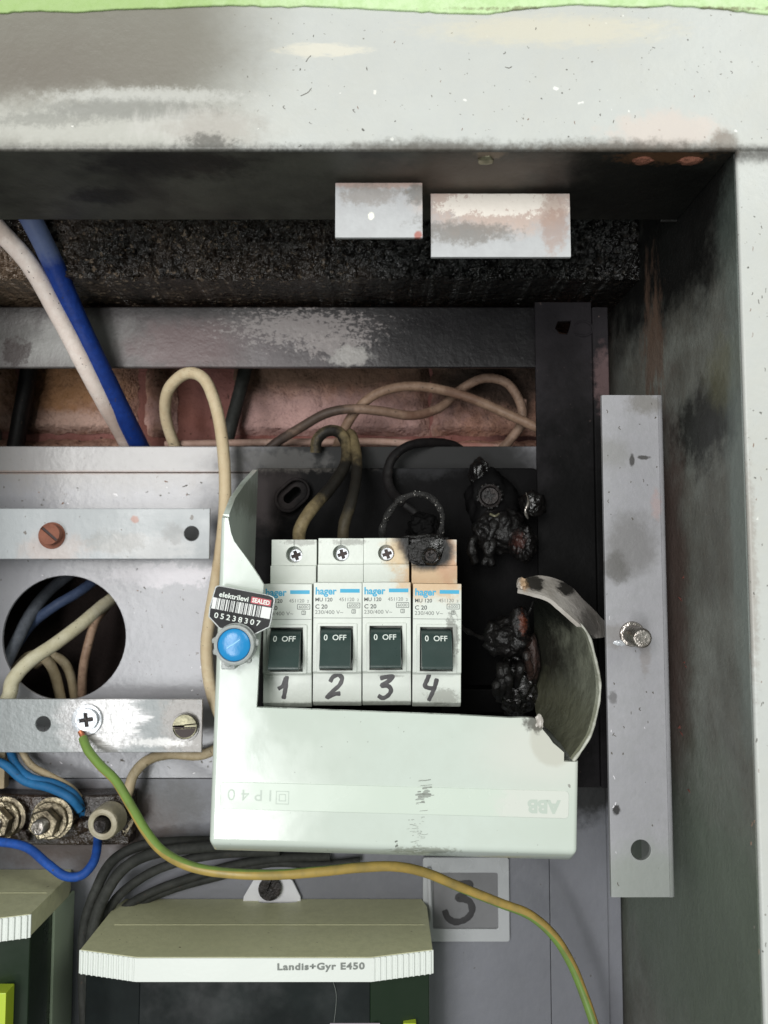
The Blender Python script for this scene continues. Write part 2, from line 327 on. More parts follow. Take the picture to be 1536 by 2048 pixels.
MAT['meter'] = M('meter plastic with olive light cast', lin(204, 203, 166), .5, mott=(20, lin(186, 186, 150), .6), fine=(300, lin(180, 180, 144), .5), specks=[(500, .74, lin(110, 104, 80))], bump=[(700, .1)],  # olive cast of the light on the top put into the plastic's colour
    stains_and_shading=[st(416, 1853, 325, 11, 5, lin(40, 36, 30), .95, .5, 150, .3), st(432, 1866, 322, 5, 3, lin(80, 72, 54), .9, .5, 150, .3)])
MAT['meter_side'] = M('green grey meter side', lin(166, 180, 156), .5, mott=(20, lin(150, 164, 140), .6))
MAT['meter_band'] = M('white meter band', lin(218, 222, 217), .4, bump=[(700, .05)])
MAT['meter_glass'] = M('black meter window', lin(20, 23, 24), .14, spec=.5, mott=(40, lin(34, 40, 40), .6))
MAT['meter_green'] = M('dark green meter flank', lin(26, 40, 26), .3)
MAT['meter_label'] = plastic('grey meter print', lin(150, 140, 150), .5)
MAT['lime'] = plastic('lime plastic', lin(176, 196, 50), .4)
MAT['white_tab'] = M('white painted tab', lin(212, 212, 216), .4, bump=[(300, .2)])
MAT['holder'] = M('cloudy label holder', lin(182, 184, 186), .3, spec=.5, trans=.15, bump=[(200, .2)])
MAT['card'] = M('grey number card', lin(112, 112, 114), .6, mott=(60, lin(92, 92, 94), .6))
MAT['card_ink'] = M('black brush ink', lin(34, 32, 34), .5)
MAT['green_wall'] = M('pale green wall paint', lin(208, 228, 186), .75, spec=.2, mott=(30, lin(200, 226, 172), .7), fine=(200, lin(170, 204, 136), .5), bump=[(120, 1.2), (600, .4)],
    stains_and_shading=[st(120, 10, 231, 420, 60, lin(150, 176, 104), .7, .4, 30, .5), st(1250, 16, 231, 300, 5, lin(120, 110, 84), .7, .8, 150, .4)])  # first blot: left part of the green is darker
SOOTW = [st(690, 965, 330, 75, 62, lin(20, 19, 19), .96, .3, 60, .4), st(655, 880, 340, 34, 44, lin(20, 19, 19), .96, .3, 60, .35), st(700, 1042, 320, 50, 44, lin(34, 31, 26), .8, .5, 60, .4)]
def wmat(name, c, c2, stains_and_shading=(), rough=.55, spec=.25):
    return M(name, c, rough, spec=spec, mott=(60, c2, .8), fine=(350, c2, .7), specks=[(700, .7, lin(70, 60, 52))], bump=[(60, .5), (300, .3)], stains_and_shading=stains_and_shading)
MAT['w_white'] = wmat('white cable', lin(242, 230, 222), lin(226, 208, 198), [st(245, 860, 365, 34, 40, lin(168, 140, 126), .6, .6, 80, .5), st(20, 470, 320, 40, 24, lin(150, 132, 120), .5, .6, 80, .5)])
MAT['w_blue'] = wmat('blue cable', lin(28, 62, 142), lin(20, 46, 112), [st(90, 480, 320, 60, 44, lin(104, 116, 146), .8, .6, 60, .5)])
MAT['w_cream'] = wmat('cream wire', lin(216, 200, 168), lin(200, 178, 144), [st(450, 1150, 345, 20, 60, lin(176, 150, 112), .6, .5, 60, .5)])
MAT['w_scorch'] = wmat('scorched wire', lin(160, 134, 116), lin(108, 86, 72), [st(640, 840, 370, 80, 34, lin(64, 54, 48), .9, .5, 60, .5), st(540, 890, 370, 80, 30, lin(44, 38, 36), .9, .5, 60, .5), st(850, 835, 370, 40, 16, lin(96, 66, 54), .7, .5, 80, .5)])
MAT['w_scorch2'] = wmat('brown scorched wire', lin(158, 132, 112), lin(116, 92, 76), [st(930, 790, 370, 40, 20, lin(100, 72, 60), .6, .6, 80, .5)])
MAT['w_pink'] = wmat('pinkish wire', lin(186, 158, 144), lin(160, 128, 114), [st(900, 885, 380, 80, 40, lin(150, 84, 78), .6, .5, 60, .5)])
MAT['w_feed'] = wmat('smoked feed wire', lin(130, 116, 86), lin(88, 76, 54), SOOTW)
MAT['w_black'] = wmat('burnt black wire', lin(18, 17, 18), lin(30, 27, 27), spec=.25)
MAT['w_ash'] = M('ashy burnt copper', lin(16, 15, 15), .6, mott=(300, lin(36, 34, 33), .9), specks=[(900, .66, lin(170, 166, 160))], bump=[(500, 2)])
MAT['flake'] = plastic('white ash', lin(226, 224, 218), .7)
MAT['w_dimblue'] = wmat('dusty blue wire', lin(70, 84, 112), lin(50, 62, 88))
MAT['w_grey'] = wmat('grey blue wire', lin(98, 102, 110), lin(70, 74, 82))
MAT['w_pearl'] = wmat('greenish cream wire', lin(206, 200, 176), lin(184, 176, 146))
MAT['w_brightblue'] = wmat('bright blue wire', lin(38, 86, 172), lin(30, 64, 130))
MAT['w_teal'] = wmat('teal blue wire', lin(40, 108, 158), lin(32, 88, 134))
MAT['w_beige'] = wmat('beige wire', lin(188, 174, 146), lin(160, 142, 112))
MAT['w_dark'] = wmat('dark grey wire', lin(62, 63, 60), lin(40, 41, 39), rough=.65, spec=.15)
MAT['paint_pale'] = plastic('pale scuff', lin(214, 211, 216), .4)
MAT['scratch_dark'] = plastic('dark scratch', lin(92, 88, 82), .7)
MAT['scratch_brown'] = plastic('rusty chip', lin(128, 100, 84), .8)
MAT['copper'] = M('bare copper', lin(206, 130, 96), .35, metal=.7)
MAT['flakes_red'] = M('reddish flaking primer', lin(112, 66, 58), .8)
def striped():
    m = M('yellow green earth wire', lin(128, 170, 66), .4, spec=.4)
    nt = m.node_tree; N = nt.nodes; L = nt.links; b = N['Principled BSDF']
    uv = N.new('ShaderNodeUVMap'); sep = N.new('ShaderNodeSeparateXYZ'); L.new(uv.outputs[0], sep.inputs[0])
    a = N.new('ShaderNodeMath'); a.operation = 'MULTIPLY_ADD'; L.new(sep.outputs['Y'], a.inputs[0]); a.inputs[1].default_value = .0027; a0 = N.new('ShaderNodeMath'); L.new(sep.outputs['X'], a0.inputs[0]); a0.inputs[1].default_value = .2; L.new(a0.outputs[0], a.inputs[2])
    fr = N.new('ShaderNodeMath'); fr.operation = 'FRACT'; L.new(a.outputs[0], fr.inputs[0])
    r = N.new('ShaderNodeValToRGB'); L.new(fr.outputs[0], r.inputs[0])
    e = r.color_ramp.elements; e[0].position = .0; e[0].color = lin(112, 144, 70)
    e[1].position = .36; e[1].color = lin(120, 148, 72)
    for p, c in ((.38, lin(176, 152, 82)), (.86, lin(170, 142, 76)), (.88, lin(112, 142, 70))):
        q = e.new(p); q.color = c
    nzt = N.new('ShaderNodeTexNoise'); nzt.inputs['Scale'].default_value = 160; nzt.inputs['Detail'].default_value = 5
    g = N.new('ShaderNodeNewGeometry'); L.new(g.outputs['Position'], nzt.inputs['Vector'])
    mr = N.new('ShaderNodeMapRange'); L.new(nzt.outputs['Fac'], mr.inputs['Value']); mr.inputs['From Min'].default_value = .42; mr.inputs['From Max'].default_value = .75; mr.inputs['To Max'].default_value = .6
    mx = N.new('ShaderNodeMix'); mx.data_type = 'RGBA'; L.new(mr.outputs[0], mx.inputs[0]); L.new(r.outputs[0], mx.inputs[6]); mx.inputs[7].default_value = lin(104, 100, 72)
    L.new(mx.outputs[2], b.inputs['Base Color'])
    return m
MAT['w_earth'] = striped()

# ------------------------------------------------------------------ mesh helpers (mm in, metres out)
COL = SC.collection
def finish(me, smooth=35):
    if smooth:
        me.shade_smooth(); me.set_sharp_from_angle(angle=math.radians(smooth))
def link(name, me, mat, parent=None, smooth=35):
    me.transform(Matrix.Scale(.001, 4)); me.name = name
    me.materials.clear(); me.materials.append(MAT[mat])
    finish(me, smooth)
    o = bpy.data.objects.new(name, me); COL.objects.link(o)
    if smooth and len(me.polygons) < 4000:
        md = o.modifiers.new('even_shading', 'WEIGHTED_NORMAL'); md.keep_sharp = True; md.weight = 80
    if parent is not None:
        o.parent = parent
        o.matrix_parent_inverse = base_matrix(parent).inverted()
    return o
def base_matrix(o):
    m = Matrix.Translation(o.location)
    return (base_matrix(o.parent) @ o.matrix_parent_inverse @ m) if o.parent else m
def tag(o, label, cat=None, group=None, kind=None):
    o['label'] = label
    if cat: o['category'] = cat
    if group: o['group'] = group
    if kind: o['kind'] = kind
    return o
def thing(name, at, label, cat=None, group=None, kind=None):
    o = bpy.data.objects.new(name, None); COL.objects.link(o); o.empty_display_size = .01
    o.location = at * .001
    return tag(o, label, cat, group, kind)
def mesh(bm):
    bmesh.ops.recalc_face_normals(bm, faces=bm.faces)
    me = bpy.data.meshes.new('m'); bm.to_mesh(me); bm.free(); return me
def bev(bm, w, seg=2, ang=30):
    es = [e for e in bm.edges if len(e.link_faces) == 2 and e.calc_face_angle(0) > math.radians(ang)]
    if es and w > 0: bmesh.ops.bevel(bm, geom=es, offset=w, segments=seg, affect='EDGES', profile=.5, clamp_overlap=True)
def box(x0, x1, y0, y1, z0, z1, w=0, seg=2, sub=0):
    bm = bmesh.new()
    bmesh.ops.create_cube(bm, size=1)
    for v in bm.verts:
        v.co = Vector((x0 + (v.co.x + .5) * (x1 - x0), y0 + (v.co.y + .5) * (y1 - y0), z0 + (v.co.z + .5) * (z1 - z0)))
    bev(bm, w, seg)
    return bm
def prism(pts, vec, w=0, seg=2):
    """closed polygon (3D points) pushed along vec"""
    bm = bmesh.new(); vec = Vector(vec)
    a = [bm.verts.new(p) for p in pts]; b = [bm.verts.new(Vector(p) + vec) for p in pts]
    bm.faces.new(a); bm.faces.new(b[::-1])
    for i in range(len(a)):
        j = (i + 1) % len(a); bm.faces.new((a[j], a[i], b[i], b[j]))
    bmesh.ops.recalc_face_normals(bm, faces=bm.faces)
    bev(bm, w, seg)
    return bm
def add(bm, other):
    me = mesh(other); bm.from_mesh(me); bpy.data.meshes.remove(me); return bm
def lathe(prof, n=32, c=Vector((0, 0, 0)), axis='Y', ax=None):
    """profile of (radius, depth) turned about an axis pointing away from the viewer"""
    bm = bmesh.new(); rings = []
    q = Vector((0, 1, 0)).rotation_difference(Vector(ax).normalized()) if ax is not None else None
    for r, d in prof:
        ring = []
        if r < 1e-6:
            p = Vector((0, d, 0)); ring = [bm.verts.new(c + (q @ p if q else p))]
        else:
            for i in range(n):
                a = 2 * math.pi * i / n
                p = Vector((r * math.cos(a), d, r * math.sin(a)))
                ring.append(bm.verts.new(c + (q @ p if q else p)))
        rings.append(ring)
    for A, B in zip(rings, rings[1:]):
        if len(A) == 1 and len(B) == 1: continue
        for i in range(n):
            j = (i + 1) % n
            if len(A) == 1: bm.faces.new((A[0], B[i], B[j]))
            elif len(B) == 1: bm.faces.new((A[i], A[j], B[0]))
            else: bm.faces.new((A[i], A[j], B[j], B[i]))
    return bm
def spline(pts, n=8):
    P = [Vector(p) for p in pts]
    P = [P[0] * 2 - P[1]] + P + [P[-1] * 2 - P[-2]]
    out = []
    for i in range(1, len(P) - 2):
        a, b, c, d = P[i - 1:i + 3]
        for k in range(n):
            t = k / n
            out.append(.5 * ((2 * b) + (c - a) * t + (2 * a - 5 * b + 4 * c - d) * t * t + (3 * b - a - 3 * c + d) * t ** 3))
    out.append(P[-2]); return out
def tube(pts, r, n=14, wob=0.0, flat=None, seed=0):
    """round tube along points; r number or list; uv = (turn, length in mm)"""
    bm = bmesh.new(); uvl = bm.loops.layers.uv.new('UVMap')
    m = len(pts); T = [(pts[min(i + 1, m - 1)] - pts[max(i - 1, 0)]).normalized() for i in range(m)]
    up = Vector((0, -1, 0)); 
    if abs(T[0].dot(up)) > .95: up = Vector((0, 0, 1))
    nrm = (up - T[0] * up.dot(T[0])).normalized()
    rings = []; lens = [0]
    for i in range(m):
        if i:
            nrm = T[i - 1].rotation_difference(T[i]) @ nrm
            nrm = (nrm - T[i] * nrm.dot(T[i])).normalized(); lens.append(lens[-1] + (pts[i] - pts[i - 1]).length)
        bi = T[i].cross(nrm); ri = r[i] if isinstance(r, (list, tuple)) else r
        if wob: ri *= 1 + wob * noise.noise(pts[i] * .35 + Vector((seed, 0, 0)))
        rings.append([bm.verts.new(pts[i] + ri * (math.cos(2 * math.pi * k / n) * nrm + math.sin(2 * math.pi * k / n) * bi)) for k in range(n)])
    for i in range(m - 1):
        for k in range(n):
            j = (k + 1) % n
            f = bm.faces.new((rings[i][k], rings[i][j], rings[i + 1][j], rings[i + 1][k]))
            for lp, (u, v) in zip(f.loops, ((k / n, lens[i]), ((k + 1) / n, lens[i]), ((k + 1) / n, lens[i + 1]), (k / n, lens[i + 1]))): lp[uvl].uv = (u, v)
    bm.faces.new(rings[0][::-1]); bm.faces.new(rings[-1])
    return bm
def wire(name, pts, wpx, mat, label, cat='wire', wob=.03, parent=None, group=None, n=8):
    P = [W(*p) for p in pts]
    Zm = sum(p[2] for p in pts) / len(pts)
    o = link(name, mesh(tube(spline(P, n), wpx * mmpx(Zm) / 2, wob=wob, seed=pts[0][0])), mat, parent, 60)
    if parent is None: tag(o, label, cat, group)
    return o
def stroke(pts, Z, wpx, n=8, off=.06, M4=None):
    """pen stroke lying on a surface at depth Z"""
    P = [W(x, y, Z - off) for x, y in pts] if M4 is None else [M4(x, y) for x, y in pts]
    S = spline(P, n); m = len(S)
    rr = [wpx * mmpx(Z) / 2 * (.86 + .2 * noise.noise(p * .8)) for p in S]
    rr[0] *= .75; rr[-1] *= .75
    bm = tube(S, rr, 10)
    y0 = S[0].y
    for v in bm.verts: v.co.y = y0 + (v.co.y - y0) * .03
    return bm
def curve_mesh(splines, extrude, bevel=0.0):
    cu = bpy.data.curves.new('c', 'CURVE'); cu.dimensions = '2D'; cu.fill_mode = 'BOTH'
    for pts in splines:
        s = cu.splines.new('POLY'); s.points.add(len(pts) - 1); s.use_cyclic_u = True
        for p, q in zip(s.points, pts): p.co = (q[0], q[1], 0, 1)
    cu.extrude = max(extrude / 2 - bevel, .0001); cu.bevel_depth = bevel; cu.bevel_resolution = 2 if bevel else 0
    cu.offset = -bevel
    return from_curve(cu)
def from_curve(cu):
    o = bpy.data.objects.new('tmp', cu); COL.objects.link(o)
    dg = bpy.context.evaluated_depsgraph_get(); dg.update()
    me = bpy.data.meshes.new_from_object(o.evaluated_get(dg), preserve_all_data_layers=False, depsgraph=dg)
    bpy.data.objects.remove(o); bpy.data.curves.remove(cu)
    return me
UPRIGHT = Matrix(((1, 0, 0, 0), (0, 0, -1, 0), (0, 1, 0, 0), (0, 0, 0, 1)))     # drawing plane -> wall plane
def circle(cx, cz, r, n=28): return [(cx + r * math.cos(2 * math.pi * i / n), cz + r * math.sin(2 * math.pi * i / n)) for i in range(n)]
def plate(outline, holes, y_front, thick, bevel=.25):
    """sheet in the wall plane from (x, z) outlines"""
    me = curve_mesh([outline] + holes, thick, bevel)
    me.transform(UPRIGHT); me.transform(Matrix.Translation((0, y_front + thick / 2, 0)))
    return me
def xz(px, py, Z): p = W(px, py, Z); return (p.x, p.z)
def boolean(me, cutters):
    o = bpy.data.objects.new('a', me); COL.objects.link(o); tmp = []
    for c in cutters:
        q = bpy.data.objects.new('b', c); COL.objects.link(q); tmp.append(q)
        md = o.modifiers.new('b', 'BOOLEAN'); md.operation = 'DIFFERENCE'; md.object = q; md.solver = 'EXACT'
    dg = bpy.context.evaluated_depsgraph_get(); dg.update()
    r = bpy.data.meshes.new_from_object(o.evaluated_get(dg), depsgraph=dg)
    bpy.data.objects.remove(o)
    for q in tmp: bpy.data.objects.remove(q)
    return r
def text_mesh(body, w, h, bold=0.0, space=1.0):
    """flat lettering, w x h mm, centred on the origin of the drawing plane"""
    cu = bpy.data.curves.new('t', 'FONT'); cu.body = body; cu.size = 1; cu.resolution_u = 4; cu.extrude = .0; cu.offset = bold; cu.space_character = space
    cu.fill_mode = 'FRONT'
    me = from_curve(cu)
    xs = [v.co.x for v in me.vertices]; ys = [v.co.y for v in me.vertices]
    x0, x1, y0, y1 = min(xs), max(xs), min(ys), max(ys)
    for v in me.vertices:
        v.co.x = ((v.co.x - x0) / (x1 - x0) - .5) * w; v.co.y = ((v.co.y - y0) / (y1 - y0) - .5) * h
    return me
def lettering(name, body, px, py, Z, wpx, hpx, mat, parent, rot=0, bold=.0, space=1.0, off=.07):
    """text centred on px, py at depth Z, wpx by hpx in the picture, rot degrees anticlockwise"""
    me = text_mesh(body, wpx * mmpx(Z), hpx * mmpx(Z), bold, space)
    me.transform(Matrix.Rotation(math.radians(rot), 4, 'Z')); me.transform(UPRIGHT)
    c = W(px, py, Z - off); me.transform(Matrix.Translation(c))
    return link(name, me, mat, parent, 0)
def lump(c, r, amp, freq, seed, sub=4):
    bm = bmesh.new(); bmesh.ops.create_icosphere(bm, subdivisions=sub, radius=1)
    for v in bm.verts:
        d = v.co.normalized(); q = d * freq + Vector((seed, seed * .7, 0))
        s = 1 + amp * (noise.noise(q) + .6 * noise.noise(q * 2.3) + .35 * noise.noise(q * 5.1))
        v.co = Vector(c) + Vector((d.x * r[0], d.y * r[1], d.z * r[2])) * s
    return bm
def screw_head(name, px, py, Z, rpx, mat, parent, kind='slot', ang=0, h=2.0, slotmat='hole'):
    """head of a screw with a real slot or cross recess; Z is its front"""
    c = W(px, py, Z); r = rpx * mmpx(Z)
    if kind == 'pozi': a, w = .74, .25; cut = [(-a, -w), (-w, -w), (-w, -a), (w, -a), (w, -w), (a, -w), (a, w), (w, w), (w, a), (-w, a), (-w, w), (-a, w)]
    elif kind == 'slot': w = .13; cut = [(-.96, -w), (.96, -w), (.96, w), (-.96, w)]
    else:
        a, w = .62, .17; cut = [(-a, -w), (-w, -w), (-w, -a), (w, -a), (w, -w), (a, -w), (a, w), (w, w), (w, a), (-w, a), (-w, w), (-a, w)]
    ca, sa = math.cos(math.radians(ang)), math.sin(math.radians(ang))
    cut = [((x * ca - y * sa) * r, (x * sa + y * ca) * r) for x, y in cut]
    me = curve_mesh([circle(0, 0, r, 30), cut], .9, .14 * min(r, 2) / 2)
    me.transform(UPRIGHT); me.transform(Matrix.Translation(c + Vector((0, .45, 0))))
    bm = bmesh.new(); bm.from_mesh(me)
    add(bm, lathe([(0, .85), (r * .97, .85), (r * .97, h), (0, h)], 28, c))
    o = link(name, mesh(bm), mat, parent)
    link('recess', mesh(lathe([(0, .8), (r * .9, .8), (r * .9, .84), (0, .84)], 24, c)), slotmat, o)
    return o

# ------------------------------------------------------------------ setting: walls
zl = W(700, 300, 232).z                 # underside of the frame's top
xj = W(1500, 1138, 232).x               # inner side of the frame's right upright
# green wall above the frame, with its ragged painted edge
top = []
edge = [(-200, 26), (0, 22), (60, 17), (150, 20), (230, 14), (320, 12), (400, 8), (470, 6), (560, 9), (640, 8), (760, 15), (830, 18), (900, 22), (980, 23), (1040, 14), (1100, 8), (1160, 4), (1230, 8), (1290, 10), (1340, 6), (1400, 10), (1450, 14), (1500, 20), (1536, 24), (1750, 30)]
pl = []
for (a, b), (c, d) in zip(edge, edge[1:]):
    for k in range(5):
        t = k / 5; x = a + (c - a) * t; pl.append((x, b + (d - b) * t + 2.5 * noise.noise(Vector((x * .06, 0, 0)))))
outline = [xz(x, y, 230.6) for x, y in pl] + [xz(1750, -300, 230.6), xz(-200, -300, 230.6)]
tag(link('wall', plate(outline, [], Y(231.3), 1.0, .35), 'green_wall'), 'pale green painted wall above the grey cabinet frame', kind='structure')
# rough burnt lintel behind the lip
zb = W(300, 561, 325).z; xa, xb = W(-250, 500, 325).x, xj + 12
bm = bmesh.new(); nx, ny = 420, 70
vs = [[None] * (ny + 1) for _ in range(nx + 1)]
for i in range(nx + 1):
    for j in range(ny + 1):
        x = xa + (xb - xa) * i / nx; z = zb + (55) * j / ny
        q = Vector((x * .16, z * .16, 0))
        d = 2.5 * noise.noise(q) + 4.2 * abs(noise.noise(q * 1.7)) + 3.2 * abs(noise.noise(q * 3.4)) + 1.6 * noise.noise(q * 7)
        vs[i][j] = bm.verts.new((x, Y(325) - d, z + (.8 * noise.noise(q * 2) if j == 0 else 0)))
for i in range(nx):
    for j in range(ny): bm.faces.new((vs[i][j], vs[i + 1][j], vs[i + 1][j + 1], vs[i][j + 1]))
lo = [bm.verts.new((vs[i][0].co.x, Y(402), zb + .5)) for i in range(nx + 1)]
for i in range(nx): bm.faces.new((lo[i], lo[i + 1], vs[i + 1][0], vs[i][0]))
tag(link('lintel_wall', mesh(bm), 'lintel', None, 60), 'rough black sooty masonry lintel behind the cabinet frame lip', kind='structure')
# back wall: mortar bed with pieces of brick standing proud
zbk0, zbk1 = W(0, 2700, 404).z, W(0, 560, 404).z
bw = tag(link('back_wall', mesh(box(W(-300, 0, 404).x, xj + 3, Y(404), Y(420), zbk0, zbk1)), 'mortar'), 'pink mortared masonry back wall of the niche', kind='structure')
def brick(x0, x1, y0, y1, Z, seed):
    a, b = W(x0, y1, Z), W(x1, y0, Z)
    bm = bmesh.new(); nx, nz = max(6, int((b.x - a.x) / 2)), max(6, int((b.z - a.z) / 1.5))
    g = []
    for i in range(nx + 1):
        r = []
        for j in range(nz + 1):
            x = a.x + (b.x - a.x) * i / nx; z = a.z + (b.z - a.z) * j / nz
            q = Vector((x * .09 + seed, z * .09, seed)); e = min(i, nx - i, 3 * 1) / 3 * min(j, nz - j, 2) / 2
            d = 1.6 * noise.noise(q) + .9 * noise.noise(q * 3) + .5 * noise.noise(q * 7)
            r.append(bm.verts.new((x + (1.2 * noise.noise(q * 2 + Vector((5, 0, 0))) if e == 0 else 0), Y(Z) - d * 1.2 + (1 - min(e, 1)) * 6.0, z + (1.0 * noise.noise(q * 2 + Vector((0, 5, 0))) if e == 0 else 0))))
        g.append(r)
    for i in range(nx):
        for j in range(nz): bm.faces.new((g[i][j], g[i + 1][j], g[i + 1][j + 1], g[i][j + 1]))
    return link('brick', mesh(bm), 'brick', bw, 80)
for i, b in enumerate([(-160, 28, 650, 862), (36, 274, 650, 864), (284, 352, 650, 872), (462, 860, 650, 868), (864, 1140, 650, 868), (-100, 300, 876, 1080), (380, 800, 880, 1080), (806, 1130, 878, 1080)]):
    brick(*b, 398, i * 3.3)

# ------------------------------------------------------------------ cabinet frame with its lips and tabs
fr = thing('cabinet_frame', Vector((xj, Y(232), W(0, 2000, 232).z)), 'grey painted sheet metal cabinet frame, sooty along its inner edge', 'frame')
xl = W(-300, 0, 232).x; xr = W(1800, 0, 232).x; zt = W(0, -300, 232).z; zd = W(0, 2560, 404).z
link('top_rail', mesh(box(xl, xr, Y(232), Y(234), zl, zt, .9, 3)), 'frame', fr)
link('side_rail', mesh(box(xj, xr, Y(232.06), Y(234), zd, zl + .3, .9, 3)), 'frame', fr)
lip_back = Zfor(440, zl)
tag(link('top_lip', mesh(box(xl, xj, Y(233.2), Y(lip_back), zl + .02, zl + 1.6, .4)), 'soffit', fr), 'soot blackened underside of the frame')
xo = W(-220, 0, 300).x
link('added_unseen_left_lip', mesh(box(xo - 1.6, xo, Y(234.1), Y(406), zd, zl + 60, .4)), 'jamb', fr)  # out of view, added to keep ambient light out of the niche
link('added_unseen_bottom_lip', mesh(box(xl, xj, Y(234.1), Y(406), zd - 1.6, zd - .05, .4)), 'jamb', fr)  # unseen floor of the niche, added against ambient light from below
tag(link('side_lip', mesh(box(xj + .03, xj + 1.6, Y(234.1), Y(406), zd, zl + 60, .4)), 'jamb', fr), 'dark smoke stained inner side of the frame')
link('back_lip', mesh(box(xj - 6, xj, Y(lip_back) - .1, Y(lip_back) + 1.2, zl - .6, zl + 3, .3)), 'soffit', fr)
for (x0, x1, y0, y1, lab) in ((670, 845, 355, 475, 'narrow grey tab with a white paint dot'), (862, 1140, 377, 514, 'wide grey tab with bright scuffed upper edge')):
    Z = Zfor(y0, zl); a, b = W(x0, y1, Z), W(x1, y0, Z)
    bm = bmesh.new(); pr = [Vector((a.x, Y(Z), a.z)), Vector((a.x, Y(Z) + 1.5, a.z)), Vector((a.x, Y(Z) + 1.5, zl - 2.2)), Vector((a.x, Y(Z) + 5, zl - .05)), Vector((a.x, Y(Z) + 3.5, zl - .05)), Vector((a.x, Y(Z) + .3, zl - 1.6))]
    t = link('tab', mesh(prism(pr, (b.x - a.x, 0, 0), .25, 2)), 'tab', fr); t['label'] = lab
for px, py, r in ((972, 314, 16), (1285, 316, 20), (1380, 332, 22)):
    Z = 238; c = W(px, py, Z); c.z = zl
    link('weld_bead', mesh(lump(c, (r * .16, 2.2, 1.0), .25, 2, px, 3)), 'brass_screw' if px < 1000 else 'rust', fr)
for k in range(7):                                             # paint lifting in small chips along the jamb
    y = 1180 + k * 62 + random.uniform(-45, 45); c = W(1345, y, random.uniform(282, 292)); c.x = xj - .05; sz = random.uniform(.3, .8)
    link('paint_flake', mesh(prism([c, c + sz * Vector((-.3, 1.4, .8)), c + sz * Vector((-.9, 2.2, random.uniform(-1, 3))), c + sz * Vector((-.2, .6, 1.6))], (.15, 0.1, 0))), 'flakes_red', fr)

def mark(parent, pts, Z, wpx, mat, name='scratch'): return link(name, mesh(stroke(pts, Z, wpx, 5, off=.03)), mat, parent, 60)
rnd = random.Random(21)
for pts in ([(601, 192), (610, 188), (617, 184), (623, 176)], [(612, 124), (616, 117), (622, 111)], [(1010, 134), (1018, 136), (1024, 133)], [(1228, 240), (1226, 246)]):
    mark(fr, pts, 232, 2.0, 'scratch_dark')
for pts, w in (([(750, 180), (750, 184), (749, 189)], 7), ([(145, 251), (145, 254)], 6), ([(516, 257), (517, 258)], 5)): mark(fr, pts, 232, w, 'flake', 'paint_drip')
for k in range(24):
    x, y = rnd.uniform(560, 1500), rnd.uniform(40, 290); q = rnd.uniform(1.5, 4)
    mark(fr, [(x, y), (x + rnd.uniform(-q, q), y + rnd.uniform(.5, q)), (x + rnd.uniform(-q, q), y + rnd.uniform(q, q * 2))], 232, rnd.uniform(1, 2.6), rnd.choice(['scratch_dark', 'scratch_dark', 'scratch_brown']), 'paint_chip')
for k in range(26):
    x, y = rnd.uniform(1500, 1534), rnd.uniform(330, 1990); q = rnd.uniform(1.5, 5)
    mark(fr, [(x, y), (x + rnd.uniform(-1, 1), y + q), (x + rnd.uniform(-2, 2), y + q * 2)], 232.06, rnd.uniform(1, 2.4), rnd.choice(['scratch_dark', 'scratch_brown']), 'paint_chip')
# ------------------------------------------------------------------ angle iron, post, strip
Z = 352; a0 = W(0, 735, Z).z; a1 = W(0, 613, Z).z
x0, x1 = W(-300, 700, Z).x, W(1085, 700, Z).x
pr = [Vector((x0, Y(Z), a0)), Vector((x0, Y(Z), a1)), Vector((x0, Y(Z) + 30, a1)), Vector((x0, Y(Z) + 30, a1 - 3)), Vector((x0, Y(Z) + 3, a1 - 3)), Vector((x0, Y(Z) + 3, a0))]
tag(link('angle_iron', mesh(prism(pr, (x1 - x0, 0, 0), .9, 4)), 'angle'), 'horizontal steel angle iron, grey at left and sooted black at right', 'angle iron')

Z = 345; xa_, xb_ = W(1073, 850, Z).x, W(1219, 850, Z).x; zt_, zb_ = W(1150, 604, Z).z, W(1150, 1575, Z).z
h = W(1126, 655, Z); hole = [(h.x + sx * 3.7, h.z + sz * 3.0) for sx, sz in ((-.9, -.1), (-.6, .9), (.3, 1), (1, 1.05), (.8, 0), (.5, -1), (-.4, -.9))]
post = thing('mounting_post', Vector((xa_, Y(Z), zb_)), 'dark soot covered upright steel post behind the grey strip', 'post')
link('face', plate([(xa_, zb_), (xb_ - 7, zb_), (xb_ - 7, zt_), (xa_, zt_)], [hole], Y(Z), 2.0, .3), 'post', post)
link('flange', mesh(box(xb_ - 6.9, xb_, Y(Z) - 1.2, Y(Z) + 22, zb_, zt_ - 2.5, .6, 3)), 'post', post)
link('punched_slot', mesh(tube(spline([W(1148, 650, 345), W(1165, 642, 344.7), W(1182, 650, 344.6), W(1184, 664, 344.6), W(1168, 672, 344.7), W(1150, 668, 345)], 6), .45)), 'post', post)

Z = 280; xa_, xb_ = W(1210, 1138, Z).x, W(1336, 1138, Z).x; zt_, zb_ = W(1260, 790, Z).z, W(1290, 1795, Z).z
c = W(1282, 1700, Z)
strip = thing('mounting_strip', Vector(((xa_ + xb_) / 2, Y(Z), zb_)), 'light grey vertical steel strip with a bolt stub and a hole', 'steel strip')
link('face', plate([(xa_, zb_), (xb_ - 2.0, zb_), (xb_ - 2.0, zt_), (xa_, zt_)], [circle(c.x, c.z, 19.5 * mmpx(Z))], Y(Z), 2.0, .22), 'strip', strip)
pr = [Vector((xb_ - 2.02, Y(Z) + .01, zb_)), Vector((xb_ - 1.0, Y(Z) + .25, zb_)), Vector((xb_ - .25, Y(Z) + 1.0, zb_)), Vector((xb_, Y(Z) + 2.0, zb_)), Vector((xb_, Y(Z) + 30, zb_)), Vector((xb_ - 2.02, Y(Z) + 30, zb_))]
link('folded_edge', mesh(prism(pr, (0, 0, zt_ - zb_), 0)), 'strip', strip, 50)
